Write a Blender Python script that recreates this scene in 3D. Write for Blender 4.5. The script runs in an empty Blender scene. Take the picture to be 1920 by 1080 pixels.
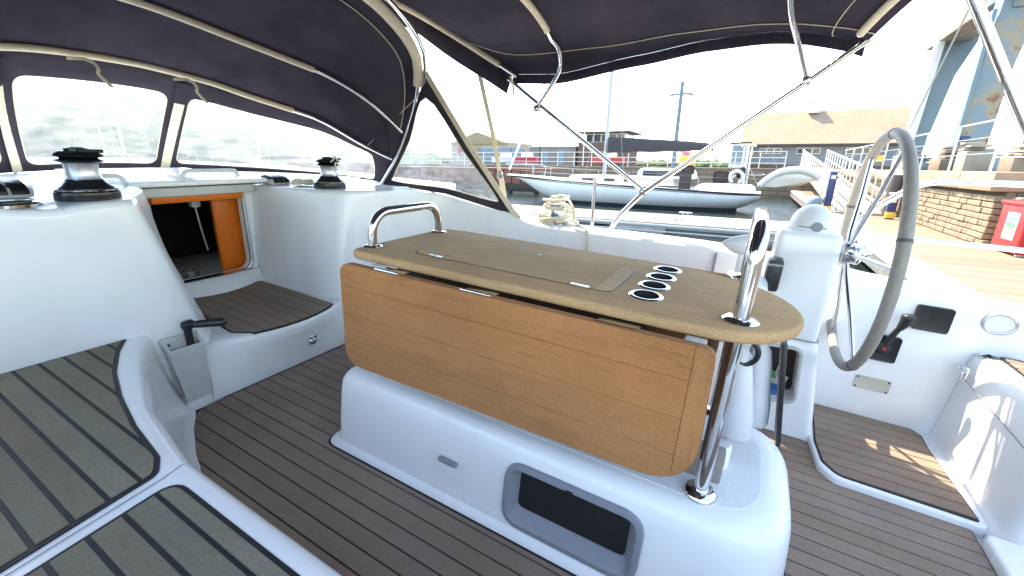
import bpy, bmesh, math, random
from mathutils import Matrix, Vector
random.seed(7)
R = math.radians
scene = bpy.context.scene
# ------------------------------------------------------------------ camera
RW = Matrix(((0.489972,-0.238808,0.838390),(-0.871655,-0.147449,0.467414),(0.011998,-0.959807,-0.280404)))      # camera axes (right, down, forward) in the world
TILT = Matrix(((0.999888,-0.000371,-0.014994),(-0.000371,0.998776,-0.049453),(0.014994,0.049453,0.998664)))    # the yacht sits a few degrees down by the stern
EYE = Vector((0, 0, 1.15))
cam_data = bpy.data.cameras.new('camera')
cam = bpy.data.objects.new('camera', cam_data)
scene.collection.objects.link(cam)
cam_data.sensor_width = 36.0
cam_data.lens = 36.0 * 790.7 / 1920.0
cam_data.clip_start = 0.02
cam_data.clip_end = 4000
cm = Matrix.Identity(4)
for i in range(3):
    cm[i][0] = RW[i][0]; cm[i][1] = -RW[i][1]; cm[i][2] = -RW[i][2]; cm[i][3] = EYE[i]
cam.matrix_world = cm
scene.camera = cam
# ------------------------------------------------------------------ sky and sun
SUN_AZ, SUN_EL = R(63), R(56)          # azimuth from +X (starboard) towards +Y (bow)
world = bpy.data.worlds.new('World'); scene.world = world
world.use_nodes = True
wn = world.node_tree
wn.nodes.clear()
sky = wn.nodes.new('ShaderNodeTexSky'); sky.sky_type = 'NISHITA'
sky.sun_disc = False
sky.sun_elevation = SUN_EL
sky.sun_rotation = math.pi / 2 - SUN_AZ
sky.air_density = 1.0; sky.dust_density = 0.45; sky.ozone_density = 1.0; sky.altitude = 0
bgd = wn.nodes.new('ShaderNodeBackground'); bgd.inputs['Strength'].default_value = 0.15
wo = wn.nodes.new('ShaderNodeOutputWorld')
wn.links.new(sky.outputs[0], bgd.inputs['Color']); wn.links.new(bgd.outputs[0], wo.inputs['Surface'])
sd = bpy.data.lights.new('sun', 'SUN'); sd.energy = 2.0; sd.angle = R(0.5); sd.color = (1.0, 0.95, 0.87)
so = bpy.data.objects.new('sun', sd); scene.collection.objects.link(so)
sv = Vector((math.cos(SUN_AZ) * math.cos(SUN_EL), math.sin(SUN_AZ) * math.cos(SUN_EL), math.sin(SUN_EL)))
so.rotation_euler = (-sv).to_track_quat('-Z', 'Y').to_euler()
so.location = sv * 60
vs = scene.view_settings
vs.view_transform = 'Standard'; vs.look = 'None'; vs.gamma = 1.0; vs.use_curve_mapping = False
vs.exposure = 2.80
vs.use_white_balance = True; vs.white_balance_temperature = 8100; vs.white_balance_tint = 10
scene.render.engine = 'CYCLES'
scene.cycles.max_bounces = 10
scene.cycles.diffuse_bounces = 5
scene.cycles.transparent_max_bounces = 16
scene.cycles.sample_clamp_indirect = 6.0
scene.cycles.use_denoising = True

# ------------------------------------------------------------------ helpers
MB = Matrix.Translation(EYE) @ TILT.to_4x4() @ Matrix.Translation(-EYE)   # yacht frame -> world
COL = scene.collection
LOC = {}

class G:
    """a bag of verts and faces"""
    def __init__(s): s.v = []; s.f = []
    def add(s, v, f):
        k = len(s.v); s.v += [tuple(p) for p in v]; s.f += [tuple(i + k for i in q) for q in f]; return s
    def join(s, o): return s.add(o.v, o.f)
    def xf(s, m): s.v = [tuple(m @ Vector(p)) for p in s.v]; return s
    def mirror(s, c):
        s.v = [(2 * c - p[0], p[1], p[2]) for p in s.v]; s.f = [tuple(reversed(q)) for q in s.f]; return s

def rbox(c, s, r=0.0, seg=2, rot=None):
    g = G(); bm = bmesh.new(); bmesh.ops.create_cube(bm, size=1.0)
    for v in bm.verts: v.co = Vector((v.co.x * s[0], v.co.y * s[1], v.co.z * s[2]))
    if r > 0: bmesh.ops.bevel(bm, geom=list(bm.edges), offset=r, segments=seg, profile=0.5, affect='EDGES')
    m = Matrix.Translation(Vector(c)) @ (rot.to_4x4() if rot is not None else Matrix.Identity(4))
    bm.verts.index_update()
    g.add([m @ v.co for v in bm.verts], [[v.index for v in f.verts] for f in bm.faces]); bm.free(); return g

def loft(rings, closed=True, cap0=True, cap1=True):
    g = G(); n = len(rings[0]); g.v = [tuple(p) for r in rings for p in r]
    for i in range(len(rings) - 1):
        for j in range(n if closed else n - 1):
            k = (j + 1) % n; g.f.append((i * n + j, i * n + k, (i + 1) * n + k, (i + 1) * n + j))
    if closed and cap0: g.f.append(tuple(reversed(range(n))))
    if closed and cap1: g.f.append(tuple(range((len(rings) - 1) * n, len(rings) * n)))
    return g

def catmull(P, n=8, closed=False):
    P = [Vector(p) for p in P]; out = []; m = len(P)
    for i in range(m if closed else m - 1):
        a = P[(i - 1) % m] if closed or i > 0 else P[0] * 2 - P[1]
        b = P[i]; c = P[(i + 1) % m]
        d = P[(i + 2) % m] if closed or i + 2 < m else P[-1] * 2 - P[-2]
        for k in range(n):
            t = k / n
            out.append(0.5 * ((2 * b) + (c - a) * t + (2 * a - 5 * b + 4 * c - d) * t * t + (3 * b - a - 3 * c + d) * t ** 3))
    if not closed: out.append(P[-1])
    return out

def tube(P, r, n=10, closed=False, caps=True):
    P = [Vector(p) for p in P]; m = len(P); rings = []
    rr = r if isinstance(r, (list, tuple)) else [r] * m
    def tan(i):
        if closed: return (P[(i + 1) % m] - P[i - 1]).normalized()
        return (P[min(i + 1, m - 1)] - P[max(i - 1, 0)]).normalized()
    t = tan(0); u = t.orthogonal().normalized()
    for i in range(m):
        t2 = tan(i); q = t.rotation_difference(t2); u = q @ u; t = t2
        u = (u - t * u.dot(t)).normalized(); w = t.cross(u)
        rings.append([P[i] + (u * math.cos(2 * math.pi * j / n) + w * math.sin(2 * math.pi * j / n)) * rr[i] for j in range(n)])
    if closed: rings.append(rings[0]); return loft(rings, True, False, False)
    return loft(rings, True, caps, caps)

def strap(P, w, t, up=(0, 0, 1)):
    """flat band along P, width w across, thickness t along up"""
    P = [Vector(p) for p in P]; rings = []
    for i in range(len(P)):
        d = (P[min(i + 1, len(P) - 1)] - P[max(i - 1, 0)]).normalized()
        uu = up[i] if isinstance(up, list) else Vector(up)
        s = d.cross(uu).normalized(); n = s.cross(d).normalized()
        rings.append([P[i] + s * w / 2 + n * t / 2, P[i] - s * w / 2 + n * t / 2, P[i] - s * w / 2 - n * t / 2, P[i] + s * w / 2 - n * t / 2])
    return loft(rings)

def lathe(prof, c=(0, 0, 0), n=24, axis=(0, 0, 1)):
    q = Vector((0, 0, 1)).rotation_difference(Vector(axis).normalized()); c = Vector(c)
    rings = [[c + q @ Vector((r * math.cos(2 * math.pi * j / n), r * math.sin(2 * math.pi * j / n), z)) for j in range(n)] for r, z in prof]
    return loft(rings)

def roundpoly(P, r, seg=5):
    out = []; m = len(P); rr = r if isinstance(r, (list, tuple)) else [r] * m
    for i in range(m):
        a, b, c = Vector(P[i - 1][:2]), Vector(P[i][:2]), Vector(P[(i + 1) % m][:2])
        d0 = a - b; d1 = c - b; k = rr[i]
        if k <= 0: out.append(tuple(b)); continue
        h = d0.angle(d1) / 2; L = min(k / math.tan(h), d0.length * .49, d1.length * .49)
        p0 = b + d0.normalized() * L; p1 = b + d1.normalized() * L
        for s in range(seg + 1):
            t = s / seg; out.append(tuple(p0 * (1 - t) ** 2 + b * 2 * t * (1 - t) + p1 * t * t))
    return out

def area(P): return sum(P[i - 1][0] * P[i][1] - P[i][0] * P[i - 1][1] for i in range(len(P))) / 2
def inset(P, d):
    if area(P) < 0: P = P[::-1]
    out = []; m = len(P)
    for i in range(m):
        a, b, c = Vector(P[i - 1][:2]), Vector(P[i][:2]), Vector(P[(i + 1) % m][:2])
        e0 = (b - a); e1 = (c - b)
        e0 = e0.normalized() if e0.length > 1e-9 else e1.normalized()
        e1 = e1.normalized() if e1.length > 1e-9 else e0
        n0 = Vector((-e0.y, e0.x)); n1 = Vector((-e1.y, e1.x)); nn = (n0 + n1)
        nn = nn / max(nn.length_squared, .6) * 2 if nn.length > 1e-6 else n0
        out.append(tuple(b + nn * d))
    return out

def prism(P, a, b, bev=0.0, seg=2, to=lambda u, v, w: (u, v, w), bot=False):
    """polygon P in (u,v) extruded along w from a to b, upper rim rounded"""
    if area(P) < 0: P = P[::-1]
    rings = []
    if bot and bev > 0:
        for s in range(seg): t = s / seg * math.pi / 2; Q = inset(P, bev * (1 - math.sin(t))); rings.append([to(u, v, a + bev * (1 - math.cos(t))) for u, v in Q])
        rings.append([to(u, v, a + bev) for u, v in P])
    else: rings.append([to(u, v, a) for u, v in P])
    if bev > 0:
        for s in range(seg + 1): t = s / seg * math.pi / 2; Q = inset(P, bev * (1 - math.cos(t))); rings.append([to(u, v, b - bev + bev * math.sin(t)) for u, v in Q])
    else: rings.append([to(u, v, b) for u, v in P])
    return loft(rings)

def clip(P, ax, val, keep):
    """clip polygon to coordinate ax <= val (keep=-1) or >= val (keep=1)"""
    out = []
    for i in range(len(P)):
        a, b = P[i - 1], P[i]; da = (a[ax] - val) * keep; db = (b[ax] - val) * keep
        if (da >= 0) != (db >= 0):
            t = da / (da - db); out.append((a[0] + (b[0] - a[0]) * t, a[1] + (b[1] - a[1]) * t))
        if db >= 0: out.append(tuple(b))
    return out
def strip(P, ax, lo, hi): return clip(clip(P, ax, lo, 1), ax, hi, -1)

def sheet(rows): return loft(rows, closed=False)

def mk(name, g, mat, smooth=40):
    me = bpy.data.meshes.new(name); me.from_pydata(g.v, [], g.f); me.validate()
    bm = bmesh.new(); bm.from_mesh(me); bmesh.ops.recalc_face_normals(bm, faces=list(bm.faces)); bm.to_mesh(me); bm.free()
    if smooth:
        me.polygons.foreach_set('use_smooth', [True] * len(me.polygons)); me.set_sharp_from_angle(angle=R(smooth))
    me.materials.append(mat); return me

def put(name, me, parent=None, world_frame=False):
    o = bpy.data.objects.new(name, me); COL.objects.link(o)
    if parent is not None: o.parent = parent; LOC[o.name] = LOC[parent.name]
    return o

def thing(name, label, cat, loc, group=None, boat=True):
    """Empty at the base of a thing (yacht frame when boat, else world)"""
    o = bpy.data.objects.new(name, None); COL.objects.link(o); o.empty_display_size = .1
    L = Matrix.Translation(Vector(loc)); o.matrix_world = MB @ L if boat else L
    o['label'] = label; o['category'] = cat
    if group: o['group'] = group
    LOC[o.name] = Vector(loc); return o

def part(name, g, mat, parent, smooth=40, solid=0, label=None, kind=None):
    off = LOC[parent.name]
    h = G(); h.f = g.f; h.v = [(p[0] - off[0], p[1] - off[1], p[2] - off[2]) for p in g.v]
    o = put(name, mk(name, h, mat, smooth), parent)
    if solid:
        m = o.modifiers.new('thickness', 'SOLIDIFY'); m.thickness = solid; m.offset = 0
    if label: o['label'] = label
    if kind: o['kind'] = kind
    return o

def single(name, g, mat, label, cat, loc, group=None, boat=True, smooth=40, kind=None):
    """a thing made of one mesh"""
    h = G(); h.f = g.f; h.v = [(p[0] - loc[0], p[1] - loc[1], p[2] - loc[2]) for p in g.v]
    o = put(name, mk(name, h, mat, smooth)); L = Matrix.Translation(Vector(loc)); o.matrix_world = MB @ L if boat else L
    LOC[o.name] = Vector(loc)
    if kind: o['kind'] = kind
    if label: o['label'] = label
    if cat: o['category'] = cat
    if group: o['group'] = group
    return o

def structure(name, g, mat, smooth=40):
    o = put(name, mk(name, g, mat, smooth)); o['kind'] = 'structure'; LOC[o.name] = Vector((0, 0, 0)); return o

def carve(o, cutters):
    """cut pockets out of a mesh and keep the result as plain mesh"""
    tmp = []
    off = LOC[o.name]
    for g in cutters:
        h = G(); h.f = g.f; h.v = [(p[0] - off[0], p[1] - off[1], p[2] - off[2]) for p in g.v]
        c = bpy.data.objects.new('cutter', mk('cutter', h, o.data.materials[0], 0)); COL.objects.link(c)
        c.parent = o.parent if o.parent else None
        if o.parent is None: c.matrix_world = o.matrix_world.copy()
        m = o.modifiers.new('cut', 'BOOLEAN'); m.operation = 'DIFFERENCE'; m.solver = 'EXACT'; m.object = c; tmp.append(c)
    bpy.context.view_layer.update()
    me = bpy.data.meshes.new_from_object(o.evaluated_get(bpy.context.evaluated_depsgraph_get()))
    o.modifiers.clear(); old = o.data; o.data = me; bpy.data.meshes.remove(old)
    me.polygons.foreach_set('use_smooth', [True] * len(me.polygons)); me.set_sharp_from_angle(angle=R(35))
    for c in tmp: bpy.data.objects.remove(c, do_unlink=True)

def copy_tree(o, parent=None):
    c = o.copy(); COL.objects.link(c); LOC[c.name] = LOC.get(o.name, Vector((0, 0, 0)))
    if parent is not None: c.parent = parent
    for ch in list(o.children): copy_tree(ch, c)
    return c

# ------------------------------------------------------------------ materials
def newmat(name):
    m = bpy.data.materials.new(name); m.use_nodes = True
    b = m.node_tree.nodes['Principled BSDF']; return m, m.node_tree, b
def nd(t, kind, **k):
    n = t.nodes.new(kind)
    for a, v in k.items():
        if a in n.inputs: n.inputs[a].default_value = v
        else: setattr(n, a, v)
    return n
def coords(t, scale=(1, 1, 1), kind='Object'):
    tc = nd(t, 'ShaderNodeTexCoord'); mp = nd(t, 'ShaderNodeMapping'); mp.inputs['Scale'].default_value = scale
    t.links.new(tc.outputs[kind], mp.inputs['Vector']); return mp.outputs[0]
def ramp(t, fac, stops):
    r = nd(t, 'ShaderNodeValToRGB'); e = r.color_ramp.elements
    while len(e) < len(stops): e.new(0.5)
    for k, (p, c) in enumerate(stops): e[k].position = p; e[k].color = (*c, 1) if len(c) == 3 else c
    t.links.new(fac, r.inputs[0]); return r.outputs[0]
def noise(t, vec, scale, detail=4, rough=.55):
    n = nd(t, 'ShaderNodeTexNoise'); n.inputs['Scale'].default_value = scale; n.inputs['Detail'].default_value = detail; n.inputs['Roughness'].default_value = rough
    t.links.new(vec, n.inputs['Vector']); return n.outputs[0]
def bump(t, b, h, strength=.1, dist=.01):
    n = nd(t, 'ShaderNodeBump'); n.inputs['Strength'].default_value = strength; n.inputs['Distance'].default_value = dist
    t.links.new(h, n.inputs['Height']); t.links.new(n.outputs[0], b.inputs['Normal']); return n
def mixc(t, fac, a, b, blend='MIX'):
    m = nd(t, 'ShaderNodeMix'); m.data_type = 'RGBA'; m.blend_type = blend
    for k, v in ((0, fac), (6, a), (7, b)):
        if isinstance(v, (int, float)): m.inputs[k].default_value = v
        elif isinstance(v, tuple): m.inputs[k].default_value = (*v, 1) if len(v) == 3 else v
        else: t.links.new(v, m.inputs[k])
    return m.outputs[2]
def sc(c, k): return tuple(min(1, x * k) for x in c)

def mottled(name, col, var=.12, scale=6, rough=.5, metal=0, bmp=0, bscale=60, stretch=(1, 1, 1), rvar=.1, spec=.5, rand=0):
    m, t, b = newmat(name); v = coords(t, stretch)
    n = noise(t, v, scale, 5)
    c = ramp(t, n, [(.25, sc(col, 1 - var)), (.75, sc(col, 1 + var))])
    if rand:
        oi = nd(t, 'ShaderNodeObjectInfo'); mr = nd(t, 'ShaderNodeMapRange'); mr.inputs['To Min'].default_value = 1 - rand; mr.inputs['To Max'].default_value = 1 + rand
        t.links.new(oi.outputs['Random'], mr.inputs[0]); hv = nd(t, 'ShaderNodeHueSaturation'); t.links.new(c, hv.inputs['Color']); t.links.new(mr.outputs[0], hv.inputs['Value']); c = hv.outputs[0]
    t.links.new(c, b.inputs['Base Color'])
    rr = nd(t, 'ShaderNodeMapRange'); rr.inputs['To Min'].default_value = max(0, rough - rvar); rr.inputs['To Max'].default_value = min(1, rough + rvar)
    t.links.new(n, rr.inputs[0]); t.links.new(rr.outputs[0], b.inputs['Roughness'])
    b.inputs['Metallic'].default_value = metal; b.inputs['Specular IOR Level'].default_value = spec
    if bmp: bump(t, b, noise(t, v, bscale, 3), bmp)
    return m

def wood(name, col, dark, along=1, scale=1.0, rough=.6, rand=.1, contrast=1.0, pore=.6, bstr=.12, spec=.2):
    """fine grain stretched along one axis (0 x, 1 y, 2 z)"""
    m, t, b = newmat(name); s = [38 * scale] * 3; s[along] = 1.6 * scale
    v = coords(t, tuple(s)); g = noise(t, v, 1.6, 8, .65)
    s2 = [5 * scale] * 3; s2[along] = .8 * scale; big = noise(t, coords(t, tuple(s2)), 1.2, 3)
    c = ramp(t, g, [(.5 - .28 / contrast, dark), (.5 + .25 / contrast, col)])
    red = (min(1, col[0] * .92), col[1] * .74, col[2] * .62); pt = noise(t, coords(t, tuple(k * .35 for k in s2)), 2.1, 4, .6); ptr = ramp(t, pt, [(.42, (0, 0, 0)), (.68, (.75, .75, .75))])
    c2 = mixc(t, big, sc(col, .78), sc(col, 1.18)); c = mixc(t, .5, c, c2); c = mixc(t, ptr, c, mixc(t, .6, c, red))
    pores = noise(t, coords(t, tuple(k * 4 for k in s)), 1.0, 2); pr = ramp(t, pores, [(.28, (.55, .5, .45)), (.42, (1, 1, 1))]); c = mixc(t, pore, c, pr, 'MULTIPLY')
    spk = ramp(t, noise(t, coords(t), 230, 3, .7), [(.33, (.74, .74, .74)), (.66, (1.2, 1.2, 1.2))]); c = mixc(t, .7, c, spk, 'MULTIPLY')
    wear = ramp(t, noise(t, coords(t), 2.6, 5, .65), [(.34, (.80, .80, .82)), (.7, (1.12, 1.11, 1.09))]); c = mixc(t, .8, c, wear, 'MULTIPLY')
    oi = nd(t, 'ShaderNodeObjectInfo'); mr = nd(t, 'ShaderNodeMapRange'); mr.inputs['To Min'].default_value = 1 - rand; mr.inputs['To Max'].default_value = 1 + rand
    t.links.new(oi.outputs['Random'], mr.inputs[0]); hv = nd(t, 'ShaderNodeHueSaturation'); t.links.new(c, hv.inputs['Color']); t.links.new(mr.outputs[0], hv.inputs['Value'])
    t.links.new(hv.outputs[0], b.inputs['Base Color']); b.inputs['Roughness'].default_value = rough; b.inputs['Specular IOR Level'].default_value = spec
    bump(t, b, g, bstr, .004); return m

M = {}
def gelcoat():
    m, t, b = newmat('gelcoat'); v = coords(t)
    n = noise(t, v, 3.0, 6, .6); fine = noise(t, v, 90, 3)
    c = ramp(t, n, [(.3, (.80, .81, .81)), (.7, (.86, .86, .855))])
    spots = noise(t, v, 42, 2, .5); sp = ramp(t, spots, [(.19, (.62, .60, .56)), (.235, (1, 1, 1))]); c = mixc(t, .5, c, sp, 'MULTIPLY')
    scr = noise(t, coords(t, (3, 26, 3)), 2.3, 6, .7); sl = ramp(t, scr, [(.47, (1, 1, 1)), (.5, (.80, .79, .76)), (.53, (1, 1, 1))])
    msk = ramp(t, noise(t, v, 1.7, 3), [(.52, (0, 0, 0)), (.66, (.55, .55, .55))]); c = mixc(t, msk, c, mixc(t, 1.0, c, sl, 'MULTIPLY'))
    stn_ = ramp(t, noise(t, coords(t, (2.2, 2.2, .7)), 1.5, 5, .65), [(.5, (1, 1, 1)), (.78, (.90, .885, .85))]); c = mixc(t, .8, c, stn_, 'MULTIPLY')
    t.links.new(c, b.inputs['Base Color'])
    rr = nd(t, 'ShaderNodeMapRange'); rr.inputs['To Min'].default_value = .16; rr.inputs['To Max'].default_value = .34; t.links.new(n, rr.inputs[0]); t.links.new(rr.outputs[0], b.inputs['Roughness'])
    w = noise(t, v, 7, 2); bp = bump(t, b, w, .05, .02)
    b.inputs['Coat Weight'].default_value = .15; b.inputs['Coat Roughness'].default_value = .1
    return m
M['gel'] = gelcoat()
def grip():
    m, t, b = newmat('non_slip_gelcoat'); v = coords(t)
    vo = nd(t, 'ShaderNodeTexVoronoi'); vo.inputs['Scale'].default_value = 240; t.links.new(v, vo.inputs['Vector'])
    c = ramp(t, vo.outputs['Distance'], [(.15, (.84, .84, .83)), (.6, (.72, .73, .73))]); t.links.new(c, b.inputs['Base Color'])
    b.inputs['Roughness'].default_value = .45; bump(t, b, vo.outputs['Distance'], .6, .002); return m
M['grip'] = grip()
M['teak_sole'] = wood('teak_sole', (.30, .228, .18), (.245, .186, .146), 1, 1.4, .82, .07, .9, .25, .08, .12)
M['teak_seat'] = wood('teak_seat', (.232, .21, .158), (.19, .172, .13), 1, 1.4, .88, .06, .9, .25, .08, .08)
M['teak_top'] = wood('teak_table_top', (.54, .35, .19), (.36, .225, .115), 1, 1.0, .8, .03, 1.1, .5, .12, .10)
M['teak_leaf'] = wood('teak_leaf', (.43, .195, .082), (.27, .115, .046), 1, .9, .65, .08, .9, .4, .06, .12)
M['teak_leaf_end'] = wood('teak_leaf_end', (.43, .205, .088), (.29, .13, .055), 2, .9, .65, .05, .9, .4, .06, .12)
M['teak_strip'] = wood('teak_light_strip', (.60, .41, .24), (.42, .28, .15), 0, .8, .8, .03, 1.0, .5, .1, .08)
M['cabin_wood'] = wood('cabin_mahogany', (.78, .19, .022), (.60, .12, .012), 2, .8, .3, .05)
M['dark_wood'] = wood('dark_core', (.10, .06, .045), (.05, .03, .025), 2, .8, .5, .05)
M['caulk'] = mottled('black_caulk', (.012, .012, .014), .2, 30, .55)
M['chrome'] = mottled('polished_stainless', (.72, .72, .73), .04, 20, .09, 1.0, rvar=.04)
M['steel'] = mottled('brushed_stainless', (.55, .55, .56), .06, 30, .25, 1.0)
M['black'] = mottled('black_plastic', (.014, .014, .016), .2, 40, .4, bmp=.05)
M['winch_black'] = mottled('black_anodised', (.010, .010, .013), .15, 40, .22)
M['alu'] = mottled('grey_aluminium', (.52, .53, .56), .06, 40, .38, .9)
M['grey'] = mottled('grey_plastic', (.24, .25, .28), .06, 40, .45)
M['grey_light'] = mottled('pale_grey_plastic', (.52, .525, .51), .06, 25, .5, bmp=.04)
M['pocket'] = mottled('grey_beige_plastic', (.47, .47, .44), .10, 22, .5, bmp=.08)
M['cream'] = mottled('cream_webbing', (.70, .62, .46), .12, 60, .8, bmp=.25, bscale=220)
M['rope'] = mottled('cream_rope', (.66, .60, .47), .25, 90, .85, bmp=.4, bscale=160)
M['leather'] = mottled('grey_wheel_leather', (.27, .245, .215), .12, 60, .55, bmp=.2, bscale=180)
M['dome'] = mottled('white_plastic', (.72, .73, .74), .03, 10, .35)
M['cover'] = mottled('white_pvc', (.66, .67, .70), .06, 9, .4, bmp=.04, bscale=20)
M['red'] = mottled('red_paint', (.45, .025, .03), .1, 8, .4)
M['white_card'] = mottled('white_card', (.62, .62, .56), .08, 20, .7)
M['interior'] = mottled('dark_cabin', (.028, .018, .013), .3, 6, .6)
def fabric():
    m, t, b = newmat('navy_canvas'); t.nodes.remove(b); out = t.nodes['Material Output']; v = coords(t)
    n = noise(t, v, 3.5, 5, .6); f = noise(t, v, 320, 2)
    c = ramp(t, n, [(.3, (.060, .054, .072)), (.75, (.098, .086, .108))])
    sp = ramp(t, f, [(.35, (.75, .75, .75)), (.65, (1.25, 1.25, 1.25))]); c = mixc(t, .6, c, sp, 'MULTIPLY')
    d = nd(t, 'ShaderNodeBsdfDiffuse'); tr = nd(t, 'ShaderNodeBsdfTranslucent'); mx = nd(t, 'ShaderNodeMixShader'); mx.inputs[0].default_value = .42
    sh = nd(t, 'ShaderNodeBsdfSheen') if hasattr(bpy.types, 'ShaderNodeBsdfSheen') else None
    t.links.new(c, d.inputs[0]); t.links.new(c, tr.inputs[0])
    wr = nd(t, 'ShaderNodeTexNoise'); wr.inputs['Scale'].default_value = 5.5; wr.inputs['Detail'].default_value = 2; wr.inputs['Distortion'].default_value = 1.2; t.links.new(coords(t, (1, .35, 1)), wr.inputs['Vector'])
    bp = nd(t, 'ShaderNodeBump'); bp.inputs['Strength'].default_value = .5; bp.inputs['Distance'].default_value = .03; t.links.new(wr.outputs[0], bp.inputs['Height'])
    for s in (d, tr): t.links.new(bp.outputs[0], s.inputs['Normal'])
    t.links.new(d.outputs[0], mx.inputs[1]); t.links.new(tr.outputs[0], mx.inputs[2]); t.links.new(mx.outputs[0], out.inputs[0]); return m
M['navy'] = fabric()
def vinyl():
    m, t, b = newmat('clear_vinyl'); t.nodes.remove(b); out = t.nodes['Material Output']; v = coords(t)
    tp = nd(t, 'ShaderNodeBsdfTransparent'); tp.inputs[0].default_value = (.66, .76, .84, 1)
    tr = nd(t, 'ShaderNodeBsdfTranslucent'); tr.inputs[0].default_value = (.86, .92, .97, 1)
    gl = nd(t, 'ShaderNodeBsdfGlossy'); gl.inputs['Roughness'].default_value = .06; gl.inputs[0].default_value = (1, 1, 1, 1)
    st = noise(t, coords(t, (2.5, 2.5, 9)), 2.2, 6, .7); fac = ramp(t, st, [(.35, (.045, .045, .045)), (.70, (.15, .15, .15))])
    m1 = nd(t, 'ShaderNodeMixShader'); t.links.new(fac, m1.inputs[0]); t.links.new(tp.outputs[0], m1.inputs[1]); t.links.new(tr.outputs[0], m1.inputs[2])
    wv = noise(t, v, 6, 3); bp = nd(t, 'ShaderNodeBump'); bp.inputs['Strength'].default_value = .35; bp.inputs['Distance'].default_value = .02; t.links.new(wv, bp.inputs['Height'])
    t.links.new(bp.outputs[0], gl.inputs['Normal'])
    m2 = nd(t, 'ShaderNodeMixShader'); m2.inputs[0].default_value = .06; t.links.new(m1.outputs[0], m2.inputs[1]); t.links.new(gl.outputs[0], m2.inputs[2])
    t.links.new(m2.outputs[0], out.inputs[0]); return m
M['vinyl'] = vinyl()
# ------------------------------------------------------------------ the yacht: deck moulding, soles, seats, coamings
XC = 1.22
yacht = thing('sailing_yacht', 'white fibreglass sailing yacht whose teak-laid cockpit fills the foreground', 'sailing yacht', (XC, 0, 0))

def lerp_table(tab, y):
    if y <= tab[0][0]: return tab[0][1]
    for (a, b), (c, d) in zip(tab, tab[1:]):
        if y <= c:
            t = (y - a) / (c - a); t = t * t * (3 - 2 * t) * .35 + t * .65; return b + (d - b) * t
    return tab[-1][1]

def lay_planks(base, outline, z, pitch, x0, mat, gap=.0055, h=.004, ax=0, border=0.0, name='plank'):
    """one object for each plank, clipped to the outline"""
    P = inset(outline, border) if border else outline
    lo = min(p[ax] for p in P); hi = max(p[ax] for p in P)
    k = math.floor((lo - x0) / pitch)
    while x0 + k * pitch < hi:
        Q = strip(P, ax, x0 + k * pitch + gap / 2, x0 + (k + 1) * pitch - gap / 2); k += 1
        if len(Q) < 3 or abs(area(Q)) < 2e-4: continue
        R2 = []
        for q in Q:
            if not R2 or (Vector(q) - Vector(R2[-1])).length > 1e-4: R2.append(q)
        part(name, prism(R2, z - .003, z + h), mat, base, 0)

# cockpit sole
sole_out = [(.40, -.865), (.40, 1.1), (.46, 1.4), (.55, 1.62), (.63, 1.8), (.70, 1.895), (.755, 1.922), (1.75, 1.922), (1.99, 1.9), (1.99, -.40), (1.95, -.43), (1.80, -.435), (1.775, -.455), (1.765, -.49), (1.765, -.84), (1.75, -.865)]
sole = part('cockpit_sole', prism(sole_out, -.03, 0.0), M['caulk'], yacht, 0)
lay_planks(sole, sole_out, 0.0, .0588, .566, M['teak_sole'], border=.006)

# port seat
xr = [(-1.3, .36), (1.05, .36), (1.35, .405), (1.65, .495), (1.8, .555), (1.95, .635)]
xs = [(-1.3, .42), (1.05, .425), (1.4, .49), (1.6, .56), (1.8, .64), (1.93, .72)]
def seat_rows(mirror=False):
    rows = []
    for i in range(41):
        y = -1.3 + 3.25 * i / 40
        if y > 1.0: y = 1.0 + (y - 1.0)
        a = lerp_table(xr, y); b = lerp_table(xs, y)
        row = [(-.06, .40), (a - .07, .40), (a - .045, .402), (a - .02, .401), (a - .006, .394), (a + .004, .38), (a + .010, .35), (a * .6 + b * .4, .2), (b - .02, .07), (b - .008, .03), (b + .012, .004)]
        rows.append([(2 * XC - x if mirror else x, y, z) for x, z in row])
    return rows
part('port_seat', sheet(seat_rows()), M['gel'], yacht, 60)
part('starboard_seat', sheet([r for r in seat_rows(True) if r[0][1] > -.12]), M['gel'], yacht, 60)
panA = roundpoly([(-.02, 1.012), (.297, 1.066), (.322, 1.12), (.345, 1.30), (.385, 1.5), (.435, 1.68), (.50, 1.84), (.548, 1.925), (-.02, 1.925)], [0, .03, .05, 0, 0, 0, 0, 0, 0])
panB = roundpoly([(-.02, -1.1), (.307, -1.1), (.307, .998), (-.02, .955)], [0, .03, .035, 0])
for P in (panA, panB):
    sb = part('seat_caulking', prism(inset(P, -.007), .397, .4045), M['caulk'], yacht, 0)
    lay_planks(sb, P, .4045, .0583, .094 - .0583, M['teak_seat'], border=.004, gap=.010, h=.003)
SM = [(2 * XC - x, y) for x, y in roundpoly([(-.02, .0), (.307, .0), (.307, 1.5), (.42, 1.8), (-.02, 1.9)], [0, .03, .1, 0, 0])]
sb = part('seat_caulking', prism(inset(SM, -.007), .397, .4045), M['caulk'], yacht, 0)
lay_planks(sb, SM, .4045, .0583, XC, M['teak_seat'], border=.004, gap=.010, h=.003)
part('seat_seam', strap([(-.02, .990, .4025), (.30, 1.036, .4025), (.345, 1.05, .4015)], .0025, .001), M['grey'], yacht)

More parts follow.
